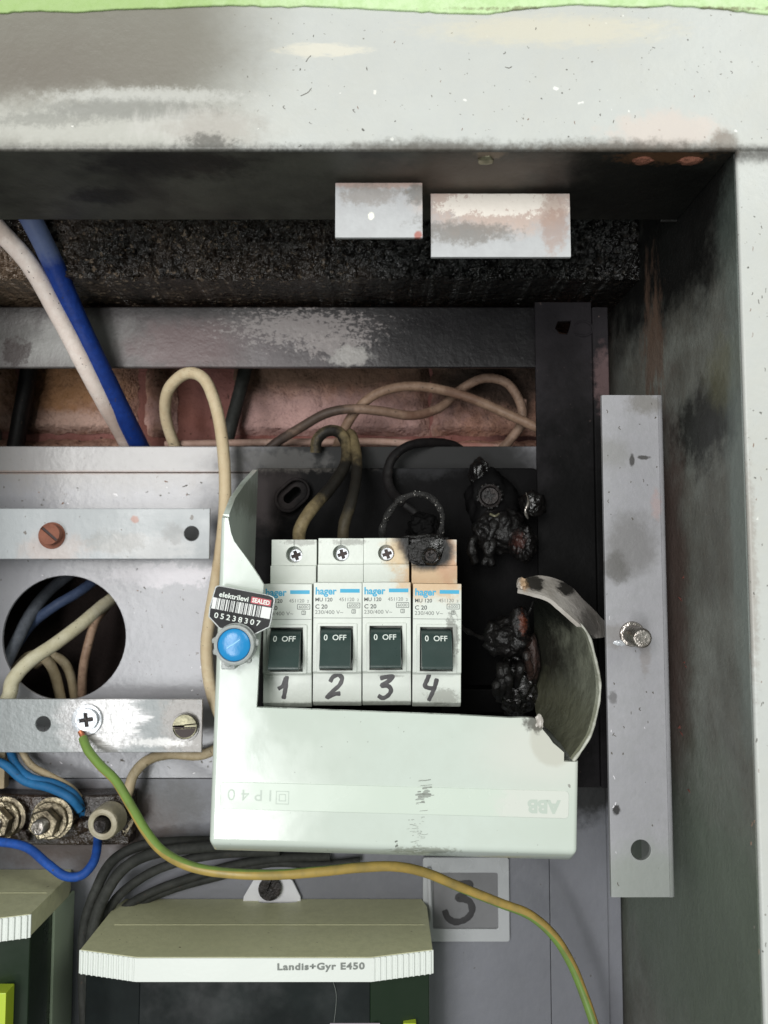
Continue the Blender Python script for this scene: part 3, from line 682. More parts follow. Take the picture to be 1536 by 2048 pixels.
c0 = W(1264, 1268, 280); bolt = link('bolt', mesh(lathe([(4.4, 1), (4.4, -.3), (4.1, -.9), (3.3, -1.0)] + [(3.15 + .24 * (i % 2), -1.2 - .45 * i) for i in range(27)] + [(2.7, -13.4), (0, -13.6)], 30, c0, ax=(.06, 1, .03))), 'steel', strip)
link('weld_spatter', mesh(lump(W(1240, 1286, 280), (2.2, .4, .9), .4, 3, 7, 3)), 'bright_screw', strip)

for k in range(34):
    y = rnd.uniform(800, 1780); x = rnd.choice([1205 + (y - 790) * .023 + rnd.uniform(2, 10), rnd.uniform(1232, 1320)]); q = rnd.uniform(1, 4)
    mark(strip, [(x, y), (x + rnd.uniform(-q, q), y + q), (x + rnd.uniform(-q, q), y + 2 * q)], 280, rnd.uniform(1.2, 3), rnd.choice(['scratch_dark', 'scratch_dark', 'paint_pale']), 'paint_chip')
# ------------------------------------------------------------------ mounting panels
Z = 360; ZT = W(300, 893, Z).z; Zs = W(300, 1557, Z).z; XL = W(-300, 0, Z).x
hc = W(128, 1275, Z); hr = 122.5 * mmpx(Z)
pn = thing('cable_board', Vector((W(128, 1557, Z).x, Y(Z), Zs)), 'light grey mounting panel with a large round cable hole', 'panel')
zc = W(300, 946, Z).z
link('sheet', plate([(XL, Zs + .15), (W(1085, 1500, Z).x, Zs + .15), (W(1085, 950, Z).x, zc), (XL, zc)], [circle(hc.x, hc.z, hr, 56)], Y(Z), 1.6, .2), 'panel', pn)
link('folded_top', mesh(box(XL, W(1085, 950, Z).x, Y(Z) - .9, Y(Z) + 1.2, zc + .12, ZT, .5, 3)), 'panel', pn)
mp = thing('meter_panel', Vector((0, Y(Z), W(0, 2100, Z).z)), 'dull grey lower panel behind the meters', 'panel')
xs = W(1101, 1900, Z).x; xe = W(1217, 1900, Z).x; zlow = W(0, 2300, Z).z
link('sheet', mesh(box(XL, xs - .12, Y(Z) + .05, Y(Z) + 1.6, zlow, Zs - .15, .2)), 'low_panel', mp)
link('side_sheet', mesh(box(xs + .12, xe, Y(Z) - .1, Y(Z) + 1.6, zlow, Zs - .15, .3)), 'low_panel', mp)
link('side_flange', mesh(box(xe + .1, xe + 6.8, Y(Z) + 3, Y(Z) + 12, zlow, Zs - 2, .6)), 'low_panel', mp)

for k in range(60):                                              # chips and scuffs in the panel paint
    x, y = rnd.uniform(5, 440), rnd.choice([rnd.uniform(955, 1010), rnd.uniform(1130, 1390), rnd.uniform(1515, 1550)])
    if math.hypot(x - 128, y - 1275) < 136: continue
    q = rnd.uniform(1, 4); m_ = rnd.choice(['scratch_dark', 'scratch_dark', 'scratch_brown', 'paint_pale'])
    mark(pn, [(x, y), (x + rnd.uniform(-q, q), y + rnd.uniform(0, q)), (x + rnd.uniform(-q, q) * 2, y + rnd.uniform(0, q) * 1.5)], 360, rnd.uniform(1.2, 3), m_, 'paint_chip')
# channel bars
def bar(name, px1, y0, y1, Z, holes, mat, label):
    x1 = W(px1, y0, Z).x; z1, z0 = W(0, y0, Z).z, W(0, y1, Z).z
    t = thing(name, Vector((x1, Y(Z), z0)), label, 'bar')
    hs = [circle(W(a, b, Z).x, W(a, b, Z).z, r * mmpx(Z), 24) for a, b, r in holes]
    link('face', plate([(XL, z0), (x1, z0), (x1, z1), (XL, z1)], hs, Y(Z), 1.5, .25), mat, t)
    zm = (z0 + z1) / 2
    link('spacer', mesh(box(W(125, y0, Z).x, W(325, y0, Z).x, Y(Z) + 1.55, Y(359.9), zm - 3, zm + 3, .4)), mat, t)
    return t
b1 = bar('channel_bar', 420, 1017, 1118, 343, [(383, 1067, 15)], 'bar', 'grey channel bar above the round hole, with a rusty screw')
link('washer', mesh(lathe([(0, 1.2), (0, 0), (4.6, 0), (5.7, .5), (5.8, 1.2)], 36, W(102, 1071, 342))), 'rust', b1)
screw_head('screw', 98, 1068, 338.2, 21, 'rust', b1, 'slot', -40, 4.0, 'hole')
b2 = bar('earth_bar', 405, 1398, 1505, 340, [(86, 1448, 15)], 'scraped', 'scraped grey bar below the round hole, holding the earth wire')
link('washer', mesh(lathe([(0, 1.2), (0, -.2), (5.2, -.2), (6.25, .0), (6.35, .5), (6.35, 1.2)], 40, W(173, 1440, 338.6))), 'bright_screw', b2)
screw_head('cross_screw', 172, 1440, 336.3, 22, 'bright_screw', b2, 'cross', 8, 2.4, 'dark_metal')
link('washer', mesh(lathe([(0, .9), (0, 0), (5.9, 0), (6.0, .3), (6.0, .9)], 36, W(369, 1455, 339.2))), 'scraped', b2)
screw_head('slotted_screw', 369, 1454, 337.2, 24, 'brass_screw', b2, 'slot', 3, 2.4)

# ------------------------------------------------------------------ cables and wires
wire('white_cable', [(-70, 380, 304), (-10, 452, 312), (60, 530, 321), (120, 635, 329), (172, 735, 338), (215, 815, 352), (247, 872, 368), (272, 930, 380), (290, 1000, 386)], 36, 'w_white', 'thick white cable running down beside the blue cable', 'cable')
wire('blue_cable', [(20, 370, 312), (68, 450, 316), (112, 540, 323), (155, 640, 332), (200, 735, 341), (242, 820, 355), (270, 875, 368), (296, 930, 382), (312, 1000, 386)], 40, 'w_blue', 'thick blue cable running down beside the white cable', 'cable')
wire('cream_wire', [(372, 935, 382), (348, 888, 374), (331, 830, 364), (337, 780, 354), (370, 748, 347), (405, 755, 344), (428, 800, 343), (443, 870, 343), (450, 960, 345), (447, 1050, 347), (434, 1150, 350), (419, 1240, 352), (413, 1300, 352), (420, 1370, 352), (440, 1430, 352), (470, 1480, 352)], 24, 'w_cream', 'long cream wire looping over the panel edge beside the breaker cover')
wire('dark_wire', [(500, 690, 384), (488, 750, 386), (470, 820, 388), (452, 890, 389), (440, 950, 390)], 27, 'w_dark', 'short dark grey cable against the pink back wall')
wire('dark_wire', [(62, 690, 388), (55, 760, 390), (42, 830, 391), (30, 900, 391)], 34, 'w_black', 'blurred black cable at the far left of the pink back wall')
wire('pink_wire', [(330, 889, 377), (480, 886, 380), (640, 884, 381), (760, 884, 381), (880, 890, 382), (1010, 895, 382)], 15, 'w_pink', 'thin pinkish wire lying level along the panel top edge')
wire('scorched_wire', [(520, 915, 368), (552, 886, 367), (600, 856, 368), (650, 828, 367), (700, 818, 366), (760, 822, 366), (826, 831, 370), (880, 815, 376), (920, 780, 378), (965, 757, 378), (1012, 765, 377), (1040, 805, 376), (1043, 845, 376), (1020, 880, 377), (985, 920, 378)], 19, 'w_scorch', 'scorched wire rising from the left and curling at the right')
wire('scorched_wire', [(670, 905, 378), (688, 860, 374), (715, 818, 371), (755, 787, 369), (810, 773, 368), (870, 777, 368), (940, 796, 369), (1010, 826, 366), (1078, 857, 362), (1110, 870, 360)], 20, 'w_scorch2', 'brown arching wire crossing over to the dark post')
wire('scorched_wire', [(1046, 800, 380), (1045, 850, 380), (1010, 888, 381), (960, 930, 381)], 15, 'w_pink', 'short faded wire end tucked under the right hand curl')
wire('feed_wire', [(598, 1092, 318), (600, 1058, 316), (622, 1020, 318), (662, 975, 328), (690, 930, 338), (693, 893, 346), (680, 866, 350), (655, 862, 352), (634, 880, 353), (632, 905, 354)], 24, 'w_feed', 'smoked feed wire hooked at its top, ending in breaker 1', wob=.06)
wire('feed_wire', [(686, 1092, 318), (688, 1050, 316), (702, 1005, 320), (712, 960, 330), (713, 915, 340), (707, 880, 350), (700, 868, 356), (690, 880, 366)], 22, 'w_feed', 'smoked feed wire dropping straight into breaker 2', wob=.06)
wire('burnt_wire', [(940, 915, 374), (905, 890, 366), (856, 885, 357), (814, 893, 350), (784, 918, 346), (775, 955, 343), (784, 984, 338), (802, 1003, 330)], 19, 'w_black', 'burnt black wire bending down from the panel edge', wob=.1)
ring = [(762, 1085, 320), (766, 1055, 316), (778, 1025, 314), (800, 1000, 313), (832, 988, 313), (862, 996, 313), (882, 1022, 313), (884, 1050, 313), (876, 1085, 316)]
rg = wire('charred_loop', ring, 13, 'w_ash', 'charred wire loop with white ash above breakers 3 and 4', wob=.5)
RS = spline([W(*p) for p in ring], 10)
for k in range(26):
    p = RS[random.choice([random.randint(18, 52), random.randint(2, 60)])] + Vector((random.uniform(-.8, .8), random.uniform(-.9, -.3), random.uniform(-.3, 1.3)))
    d = Vector((random.uniform(-1, 1), random.uniform(-.3, .3), random.uniform(-.3, 1))) * random.uniform(.25, .8)
    link('ash_flake', mesh(prism([p, p + d, p + d * .6 + Vector((.25, 0, -.2))], (0, .15, 0))), 'flake', rg, 0)
wire('burnt_wire', [(808, 1010, 328), (835, 1030, 328), (862, 1058, 322), (880, 1095, 318)], 15, 'w_black', 'short burnt wire stub crossing inside the charred loop', wob=.1)

# wires behind the round hole
wire('grey_wire', [(-60, 1440, 362), (-10, 1370, 364), (20, 1310, 368), (60, 1230, 376), (100, 1180, 386), (150, 1140, 394)], 24, 'w_grey', 'grey wire at the left side of the round hole')
wire('blue_wire', [(20, 1310, 386), (62, 1250, 380), (110, 1212, 378), (160, 1182, 382), (215, 1140, 392)], 20, 'w_dimblue', 'dusty blue wire crossing the upper part of the round hole')
wire('cream_wire', [(-40, 1470, 346), (14, 1400, 348), (26, 1360, 350), (60, 1322, 354), (110, 1288, 362), (160, 1250, 372), (205, 1212, 384), (235, 1190, 394)], 27, 'w_pearl', 'bright cream wire coming forward out of the round hole')
wire('cream_wire', [(212, 1215, 388), (190, 1245, 378), (176, 1290, 374), (166, 1340, 376), (164, 1400, 382), (166, 1460, 386)], 17, 'w_scorch2', 'thin pinkish wire dropping at the right side of the round hole')
wire('dark_cream_wire', [(30, 1340, 384), (60, 1312, 380), (90, 1318, 380), (110, 1350, 382), (126, 1420, 386)], 20, 'w_beige', 'short dim wire arch low in the round hole, left of its neighbour')
wire('dark_cream_wire', [(70, 1330, 388), (100, 1312, 384), (128, 1325, 384), (144, 1362, 386), (154, 1430, 390)], 18, 'w_beige', 'short dim wire arch low in the round hole, right of its neighbour')

# ------------------------------------------------------------------ terminal block below the bars
tb = thing('terminal_block', W(100, 1700, 352), 'oily brown terminal block with metal studs', 'terminal block')
bmb = box(XL, W(262, 1600, 350).x, Y(349), Y(359.9), W(0, 1690, 350).z, W(0, 1588, 350).z, 1.2, 3)
bmesh.ops.subdivide_edges(bmb, edges=bmb.edges, cuts=6, use_grid_fill=True)
for v in bmb.verts: v.co += Vector((0, noise.noise(v.co * .2) * 1.0 - .3, noise.noise(v.co * .15 + Vector((9, 0, 0))) * 1.2))
link('base', mesh(bmb), 'oily', tb, 60)
for px, py in ((20, 1630), (150, 1612), (165, 1650), (245, 1605), (255, 1655), (40, 1672), (120, 1600)):
    link('grime_lump', mesh(lump(W(px, py, 347), (random.uniform(2.5, 5), 2.2, random.uniform(2, 4)), .5, 2, px, 3)), 'oily', tb, 80)
def stud(px, py, Z, r, mats, hexr, big):
    c = W(px, py, Z)
    s = link('stud', mesh(lathe([(0, -3.0), (r * .36, -3.0), (r * .42, -2.6)] + [(r * (.42 + .035 * (i % 2)), -2.4 + .4 * i) for i in range(26)], 26, c, ax=(.12, 1, .02))), mats[0], tb)
    n = bmesh.new()
    if hexr:
        outl = [(hexr * math.cos(math.pi / 3 * i + .25), hexr * math.sin(math.pi / 3 * i + .25)) for i in range(6)]
        me = curve_mesh([outl, circle(0, 0, r * .44, 24)], 4.2, .45); me.transform(UPRIGHT); me.transform(Matrix.Translation(c + Vector((.3, 2.6, .1))))
        link('nut', me, mats[1], s)
        link('washer', mesh(lathe([(r * .5, 5.3), (r * 1.1, 5.3), (r * 1.15, 5.6), (r * 1.15, 6.6), (r * .5, 6.6)], 36, c + Vector((.8, 0, .3)))), mats[1], s)
        link('washer', mesh(lathe([(r * .5, 6.8), (r * 1.05, 6.8), (r * 1.3, 7.0), (r * 1.3, 8.2), (r * .5, 8.2)], 36, c + Vector((1.6, 0, .9)))), 'old_brass', s)
    else:
        link('collar', mesh(lathe([(r * .52, 2.2), (r * .58, -.6), (r * .72, -1.0), (r * .92, -.6), (r * 1.0, .4), (r * 1.02, 8), (r * .52, 8)], 36, c, ax=(.1, 1, .04))), mats[1], s)
    return s
stud(82, 1652, 334, 6.6, ('steel', 'old_brass'), 6.2, True)
stud(206, 1648, 334, 6.6, ('dark_metal', 'pale_ring'), 0, False)
stud(-14, 1650, 338, 6.6, ('steel', 'old_brass'), 6.2, True)
link('fuse_piece', mesh(box(W(-40, 1550, 344).x, W(9, 1550, 351).x, Y(351), Y(356), W(0, 1588, 344).z, W(0, 1506, 344).z, .8)), 'w_beige', tb)
link('brass_sliver', mesh(prism([W(244, 1660, 345), W(268, 1632, 345), W(272, 1636, 345), (W(250, 1672, 345))], (0, 1, 0))), 'old_brass', tb)

wire('blue_wire', [(-30, 1515, 346), (10, 1530, 346), (50, 1562, 345), (100, 1576, 344), (140, 1596, 343), (160, 1620, 346)], 17, 'w_teal', 'lower of two teal blue wires above the left stud')
wire('blue_wire', [(18, 1490, 352), (32, 1530, 349), (62, 1556, 346), (110, 1568, 347), (150, 1592, 346), (166, 1630, 350)], 17, 'w_teal', 'upper of two teal blue wires above the left stud')
wire('beige_wire', [(40, 1495, 354), (62, 1530, 352), (100, 1552, 350), (140, 1575, 349), (166, 1606, 350)], 14, 'w_beige', 'thin beige wire beside the teal blue wires')
wire('beige_wire', [(240, 1625, 350), (256, 1584, 348), (268, 1548, 348), (296, 1520, 350), (340, 1508, 354), (400, 1510, 355), (450, 1490, 354)], 20, 'w_beige', 'beige wire arching from the right stud to the cover')
wire('blue_wire', [(-40, 1684, 340), (10, 1685, 338), (56, 1696, 336), (95, 1728, 332), (130, 1752, 330), (164, 1750, 330), (188, 1722, 334), (195, 1688, 342), (196, 1665, 348)], 17, 'w_brightblue', 'bright blue wire sagging below the two studs')
for i, (p, w) in enumerate([
    ([(185, 2100, 336), (180, 1960, 338), (186, 1860, 340), (210, 1790, 342), (250, 1735, 344), (310, 1706, 346), (400, 1694, 348), (480, 1690, 350)], 22),
    ([(172, 2100, 344), (166, 1940, 346), (170, 1850, 347), (192, 1780, 349), (225, 1722, 350), (280, 1692, 352), (350, 1684, 353), (460, 1682, 354)], 20),
    ([(196, 2100, 344), (196, 1900, 346), (222, 1812, 349), (280, 1758, 350), (350, 1726, 352), (440, 1708, 353), (560, 1702, 354)], 18),
    ([(205, 2100, 350), (206, 1900, 352), (240, 1826, 353), (300, 1786, 354), (380, 1756, 354), (470, 1730, 355), (560, 1716, 355), (660, 1712, 355)], 17),
    ([(212, 2100, 354), (220, 1900, 355), (262, 1820, 356), (340, 1780, 356), (440, 1752, 356), (540, 1726, 356), (640, 1730, 356), (720, 1722, 356)], 16)]):
    wire('dark_grey_wire', p, w, 'w_dark', ['outermost dark grey wire of the bundle, lying nearest', 'dark grey wire at the left edge of the bundle, highest at the studs', 'third dark grey wire of the bundle bending under the cover', 'fourth dark grey wire of the bundle, lower than its neighbours', 'lowest dark grey wire of the bundle, just above the meter'][i], 'wire', .03, None, 'dark grey wires bending behind the meter')

# ------------------------------------------------------------------ burnt base of the breaker box
base = thing('breaker_box_bottom', W(780, 1440, 350), 'smoke blackened plastic base behind the four breakers', 'breaker base')
Z = 350
def rr(x0, x1, z0, z1, r, n=5):
    out = []
    for cx, cz, a in ((x1 - r, z1 - r, 0), (x0 + r, z1 - r, 90), (x0 + r, z0 + r, 180), (x1 - r, z0 + r, 270)):
        for k in range(n + 1):
            t = math.radians(a + 90 * k / n); out.append((cx + r * math.cos(t), cz + r * math.sin(t)))
    return out
A, B = W(500, 1440, Z), W(1078, 936, Z)
sl = W(584, 990, Z); q = 42
def slot(c, r, L, ang, n=10):
    o = []
    for s in (1, -1):
        for k in range(n + 1):
            t = math.radians(-90 + 180 * k / n) ; x = s * (L + r * math.cos(t)); y = s * r * math.sin(t); o.append((x, y))
    ca, sa = math.cos(math.radians(ang)), math.sin(math.radians(ang))
    return [(c.x + x * ca - y * sa, c.z + x * sa + y * ca) for x, y in o]
link('back_plate', plate(rr(A.x, B.x, A.z, B.z, 3), [slot(sl, 2.6, 3.4, q)], Y(Z), 3.5, .6), 'base', base)
sl2 = W(584, 990, 345)
link('slot_collar', plate(slot(sl2, 6.0, 2.6, q), [slot(sl2, 4.6, 2.6, q)], Y(345), 4.9, .5), 'base', base)
sl3 = W(584, 990, 348)
link('slot_floor', plate(slot(sl3, 4.8, 2.6, q), [slot(sl3, 2.0, 2.4, q)], Y(348), 1.5, .3), 'base', base)
link('raised_rib', mesh(box(W(880, 1400, 340).x, W(1010, 1400, 340).x, Y(338), Y(349.9), W(0, 1425, 340).z, W(0, 1376, 340).z, 1.0)), 'base', base)
link('din_rail', mesh(box(W(520, 1250, 346).x, W(900, 1250, 346).x, Y(342), Y(348), W(0, 1330, 346).z, W(0, 1180, 346).z, .6)), 'dark_metal', base)
ml = thing('melted_lump', W(1010, 1115, 345), 'black melted plastic lump around a charred screw, upper right of the breakers', 'melted plastic')
def blob(name, px, py, Z, rx, rz, ry, amp, seed, mat, par, sub=4): return link(name, mesh(lump(W(px, py, Z), (rx * mmpx(Z), ry, rz * mmpx(Z)), amp, 1.6, seed, sub)), mat, par, 80)
blob('body', 985, 1010, 344, 52, 66, 8, .22, 1, 'base', ml)
blob('body', 1000, 1060, 338, 50, 44, 8, .2, 2, 'char', ml, 5)
blob('body', 1046, 1088, 332, 26, 34, 7, .26, 3, 'char', ml, 5)
blob('knob', 1066, 1008, 334, 27, 28, 6, .2, 4, 'melt', ml)
blob('ridge', 960, 950, 346, 20, 34, 4, .3, 12, 'melt', ml)
link('melt_drip', mesh(tube(spline([W(1052, 985, 328), W(1057, 1005, 327), W(1051, 1022, 327), W(1056, 1038, 327.5)], 6), [.15, .2, .25, .3, .4, .5, .6, .6, .55, .5, .45, .4, .4, .45, .5, .45, .4, .3, .2], 8, .8)), 'steel', ml)
link('melt_drip', mesh(tube(spline([W(980, 1028, 333), W(990, 1032, 332), W(998, 1028, 333)], 6), .5, 8)), 'brass_screw', ml)
screw_head('charred_screw', 980, 992, 333, 17, 'dark_metal', ml, 'cross', 12, 8, 'char')
link('screw_collar', mesh(lathe([(3.9, 3), (3.9, 0), (4.3, -.3), (4.9, 0), (4.9, 5)], 30, W(980, 992, 333.5))), 'dark_metal', ml)
for k in range(14):
    a = 2 * math.pi * k / 14 + random.uniform(-.15, .15); c = W(980, 992, 334) + Vector((5.1 * math.cos(a), 0, 5.1 * math.sin(a)))
    link('crust_tooth', mesh(lump(c, (.7, .7, .7), .4, 2, k, 2)), 'char', ml)
rnd = random.Random(5)
for k in range(7):
    x, y = 945 + rnd.random() * 120, 1000 + rnd.random() * 80
    link('melt_run', mesh(tube(spline([W(x, y, 334), W(x + rnd.uniform(-10, 10), y + 18, 331), W(x + rnd.uniform(-16, 16), y + 36 + rnd.random() * 24, 333)], 6), [rnd.uniform(1.9, 2.3) * (.5 + .5 * math.sin(math.pi * (j + 1) / 14)) for j in range(13)], 9, .5)), 'char', ml, 80)
bl = thing('melted_lump', W(1030, 1400, 345), 'crusty charred lump with a painted orange glint inside the torn cover', 'melted plastic')
blob('body', 1014, 1275, 322, 44, 40, 9, .24, 5, 'char', bl, 5)
blob('body', 1038, 1248, 318, 20, 36, 5, .22, 6, 'char', bl, 4)
blob('body', 1034, 1370, 330, 40, 62, 9, .2, 7, 'melt', bl, 5)
blob('tongue', 1062, 1318, 324, 17, 50, 4, .18, 8, 'char', bl, 4)
for k in range(7):
    x, y = 985 + rnd.random() * 70, 1240 + rnd.random() * 130
    link('melt_run', mesh(tube(spline([W(x, y, 318), W(x + rnd.uniform(-10, 10), y + 18, 314), W(x + rnd.uniform(-16, 16), y + 36 + rnd.random() * 24, 320)], 6), [rnd.uniform(1.7, 2.1) * (.5 + .5 * math.sin(math.pi * (j + 1) / 14)) for j in range(13)], 9, .5)), 'char', bl, 80)
link('string', mesh(tube(spline([W(912, 1232, 300), W(925, 1255, 306), W(950, 1270, 312), W(980, 1282, 318)], 8), .8, 8, .6)), 'char', bl)
link('string', mesh(tube(spline([W(1066, 1205, 318), W(1058, 1225, 316), W(1046, 1240, 314)], 8), .6, 8, .5)), 'char', bl)

# ------------------------------------------------------------------ breakers
BW = 98.2 * mmpx(286)
def pz(Z, row): p = W(768, row, Z); return (p.y, p.z)
prof = [pz(305, 1079), pz(305, 1131), pz(302.5, 1131.5), pz(302.5, 1167), pz(286, 1168), pz(286, 1346), pz(287.2, 1350), pz(287.2, 1406), pz(289, 1414), pz(340, 1350), pz(340, 1100)]
X0 = W(525.5, 1250, 286).x
def breaker_body(x0):
    bm = prism([Vector((x0 + .15, y, z)) for y, z in prof], (BW - .3, 0, 0), .28, 2)
    me = mesh(bm)
    cuts = []
    c = W(678, 1109, 305); c.x = x0 + BW * .5
    cuts.append(mesh(lathe([(0, -2), (3.15, -2), (3.15, 5.5), (0, 5.5)], 30, c)))
    a, b = W(0, 1352, 286), W(0, 1253, 286)
    cuts.append(mesh(box(x0 + BW * .155, x0 + BW * .815, Y(284), Y(293), W(0, 1343, 286).z, W(0, 1255, 286).z)))
    g = W(0, 1079, 305)     # fine slit above the screw
    cuts.append(mesh(box(c.x - .14, c.x + .14, Y(303), Y(305.6), c.z + 2.5, g.z + 2)))
    return boolean(me, cuts)
NAMES = {1: 'white circuit breaker marked 1, leftmost in the row', 2: 'white circuit breaker marked 2, second in the row', 3: 'white circuit breaker marked 3, slightly scorched at its top right', 4: 'white circuit breaker marked 4, its top terminal burnt black'}
br = {}
GR = 'row of four circuit breakers'
def px_of(x, Z): return 768 + x / mmpx(Z)
proto = thing('circuit_breaker', Vector((X0 + BW / 2, 0, W(0, 1414, 287).z)), NAMES[1], 'breaker', GR)
link('body', breaker_body(X0), 'breaker', proto, 30)
cx = X0 + BW * .5
s = screw_head('terminal_screw', px_of(cx + .35, 308.5), 1111, 308.5, 12.6, 'bright_screw', proto, 'pozi', 18, 3)
# moulded frame round the toggle
fx0, fx1 = X0 + BW * .155, X0 + BW * .815
me = plate(rr(fx0 - 1.2, fx1 + 1.5, W(0, 1347, 286).z, W(0, 1249, 286).z, .5, 3), [[(fx0, W(0, 1343, 286).z), (fx1, W(0, 1343, 286).z), (fx1, W(0, 1255, 286).z), (fx0, W(0, 1255, 286).z)]], Y(285.4), .62, .2)
link('toggle_frame', me, 'breaker', proto)
tp = [pz(287.5, 1259), pz(284.6, 1263), pz(282.8, 1272), pz(281.6, 1284), pz(280.6, 1298), pz(279.2, 1316), pz(277.6, 1333), pz(277.4, 1339), pz(278.2, 1341), pz(284, 1338), pz(292, 1325), pz(292, 1262)]
tg = link('toggle', mesh(prism([Vector((fx0 + .35, y, z)) for y, z in tp], (fx1 - fx0 - .9, 0, 0), .22, 2)), 'toggle', proto, 40)
def on_toggle(body, xc, w, row, hrow):
    me = text_mesh(body, w, hrow * mmpx(282), .012)
    p0, p1 = Vector((0, *pz(282.8, 1272))), Vector((0, *pz(281.6, 1284)))
    up = (p0 - p1).normalized(); ex = Vector((1, 0, 0)); nn_ = ex.cross(up)
    mid = (p0 + p1) / 2; mid.x = xc
    m4 = Matrix((ex, up, nn_)).transposed().to_4x4(); m4.translation = mid + nn_ * .12
    me.transform(m4); return link('off_lettering', me, 'white_ink', tg, 0)
on_toggle('0', fx0 + 2.2, 1.3, 1275, 13); on_toggle('OFF', fx0 + 7.0, 4.8, 1275, 12)
lx = px_of(X0, 286)
lettering('brand_lettering', 'hager', lx + 25, 1187, 286, 42, 19, 'blue_ink', proto, 0, .03)
b0 = W(lx + 53, 1188, 286); b1_ = W(lx + 92, 1180.5, 286)
link('blue_stripe', mesh(box(b0.x, b1_.x, Y(286) - .06, Y(286) + .05, b0.z, b1_.z)), 'blue_ink', proto, 0)
lettering('model_lettering', 'MU 120', lx + 20.5, 1202, 286, 34, 7.5, 'grey_ink', proto, 0, .012)
lettering('code_lettering', '451120', lx + 66, 1201.5, 286, 30, 7, 'pale_ink', proto, 0, .0)
lettering('code_lettering', '2', lx + 88.5, 1202.5, 286, 4, 5, 'pale_ink', proto, 0, .0)
lettering('rating_lettering', 'C 20', lx + 15.5, 1216, 286, 24, 8.5, 'grey_ink', proto, 0, .015)
lettering('voltage_lettering', '230/400 V~', lx + 31, 1227, 286, 56, 7.5, 'pale_ink', proto, 0, .0)
def frame_print(cxp, cyp, w, h, t, mat, par):
    c = W(cxp, cyp, 286); a, b = w * mmpx(286) / 2, h * mmpx(286) / 2; t *= mmpx(286)
    return link('print_frame', plate(rr(c.x - a, c.x + a, c.z - b, c.z + b, .3, 3), [rr(c.x - a + t, c.x + a - t, c.z - b + t, c.z + b - t, .2, 3)], Y(286) - .06, .1, 0), mat, par, 0)
frame_print(lx + 80, 1213.5, 26, 11, 1.3, 'pale_ink', proto); lettering('capacity_lettering', '6000', lx + 80, 1213.5, 286, 19, 6, 'pale_ink', proto)
frame_print(lx + 80, 1225.5, 8.5, 8.5, 1.2, 'pale_ink', proto); lettering('class_lettering', '3', lx + 80, 1225.5, 286, 3.5, 5.5, 'pale_ink', proto)
link('label_groove', mesh(box(X0 + .3, X0 + BW - .3, Y(286) - .05, Y(286) + .03, W(0, 1239.2, 286).z, W(0, 1238.2, 286).z)), 'pale_ink', proto, 0)
br[1] = proto
def copy_tree(o, parent):
    c = o.copy(); COL.objects.link(c)
    if parent is not None:
        inv = o.matrix_parent_inverse.copy(); c.parent = parent; c.matrix_parent_inverse = inv
    for ch in o.children: copy_tree(ch, c)
    return c
for i in (2, 3, 4):
    c = copy_tree(proto, None); c.location.x += .001 * BW * (i - 1) * 1.004; c['label'] = NAMES[i]; br[i] = c
    c.location.z += .001 * (0, 0, .5, .6, .1)[i]; c.location.y += .001 * (0, 0, -.25, .15, .3)[i]; c.rotation_euler.y = math.radians((0, 0, .25, -.15, .5)[i])
bpy.context.view_layer.update()
digits = {1: [[(556, 1378), (566, 1371), (572, 1355)], [(574, 1352), (571, 1376), (567, 1398)]],
          2: [[(660, 1364), (666, 1354), (677, 1350), (684, 1357), (679, 1370), (666, 1382), (655, 1394), (658, 1393), (670, 1388), (681, 1387)]],
          3: [[(760, 1357), (772, 1354), (786, 1353), (776, 1363), (764, 1371), (776, 1372), (782, 1380), (777, 1390), (766, 1396), (756, 1391)]],
          4: [[(860, 1344), (855, 1358), (850, 1371), (858, 1376), (872, 1377)], [(874, 1357), (868, 1378), (857, 1402)]]}
for i, strokes in digits.items():
    bm = bmesh.new(); dy = (0, 0, -.25, .15, .3)[i]
    for s_ in strokes: add(bm, stroke(s_, 287.2 + dy, 10.4, off=.08))
    o = link('handwritten_number', mesh(bm), 'marker', None, 60)
    o.parent = br[i]; o.matrix_parent_inverse = br[i].matrix_world.inverted()
tm = thing('melted_terminal', W(860, 1130, 305), 'black melted crust over the terminal of breaker 4', 'melted plastic')
blob('crust', 842, 1106, 305.5, 30, 26, 1.0, .25, 9, 'char', tm, 5)
blob('crust', 852, 1082, 309, 44, 15, 3.5, .3, 10, 'char', tm, 5)
blob('crust', 872, 1096, 307, 24, 24, 2.2, .25, 13, 'melt', tm, 5)
blob('crust', 850, 1058, 322, 36, 30, 5, .3, 14, 'base', tm, 5)
link('terminal_ring', mesh(lathe([(2.2, 2), (2.3, -.3), (2.9, -.7), (3.5, -.3), (3.6, 2)], 30, W(862, 1112, 303.0))), 'melt', tm)
screw_head('charred_screw', 862, 1112, 303.2, 12, 'dark_metal', tm, 'cross', 30, 3, 'char')

# ------------------------------------------------------------------ torn mint cover
ROT = math.radians(-1.55); LEAN = math.radians(1.2)
O = W(780, 1440, 270.5)
R3 = Matrix.Rotation(ROT, 3, 'Y').inverted() @ Matrix.Rotation(LEAN, 3, 'X')
ex, ey, ez = R3 @ Vector((1, 0, 0)), R3 @ Vector((0, 1, 0)), R3 @ Vector((0, 0, 1))
if ex.z > 0:
    R3 = Matrix.Rotation(ROT, 3, 'Y') @ Matrix.Rotation(LEAN, 3, 'X'); ex, ey, ez = R3 @ Vector((1, 0, 0)), R3 @ Vector((0, 1, 0)), R3 @ Vector((0, 0, 1))
M4 = R3.to_4x4(); M4.translation = O
CAMP = Vector((0, CAMY, 0))
def uv(px, py, d=0.0):
    r = ray(px, py); t = ((O + ey * d) - CAMP).dot(ey) / r.dot(ey); p = CAMP + r * t - O
    return (p.dot(ex), p.dot(ez))
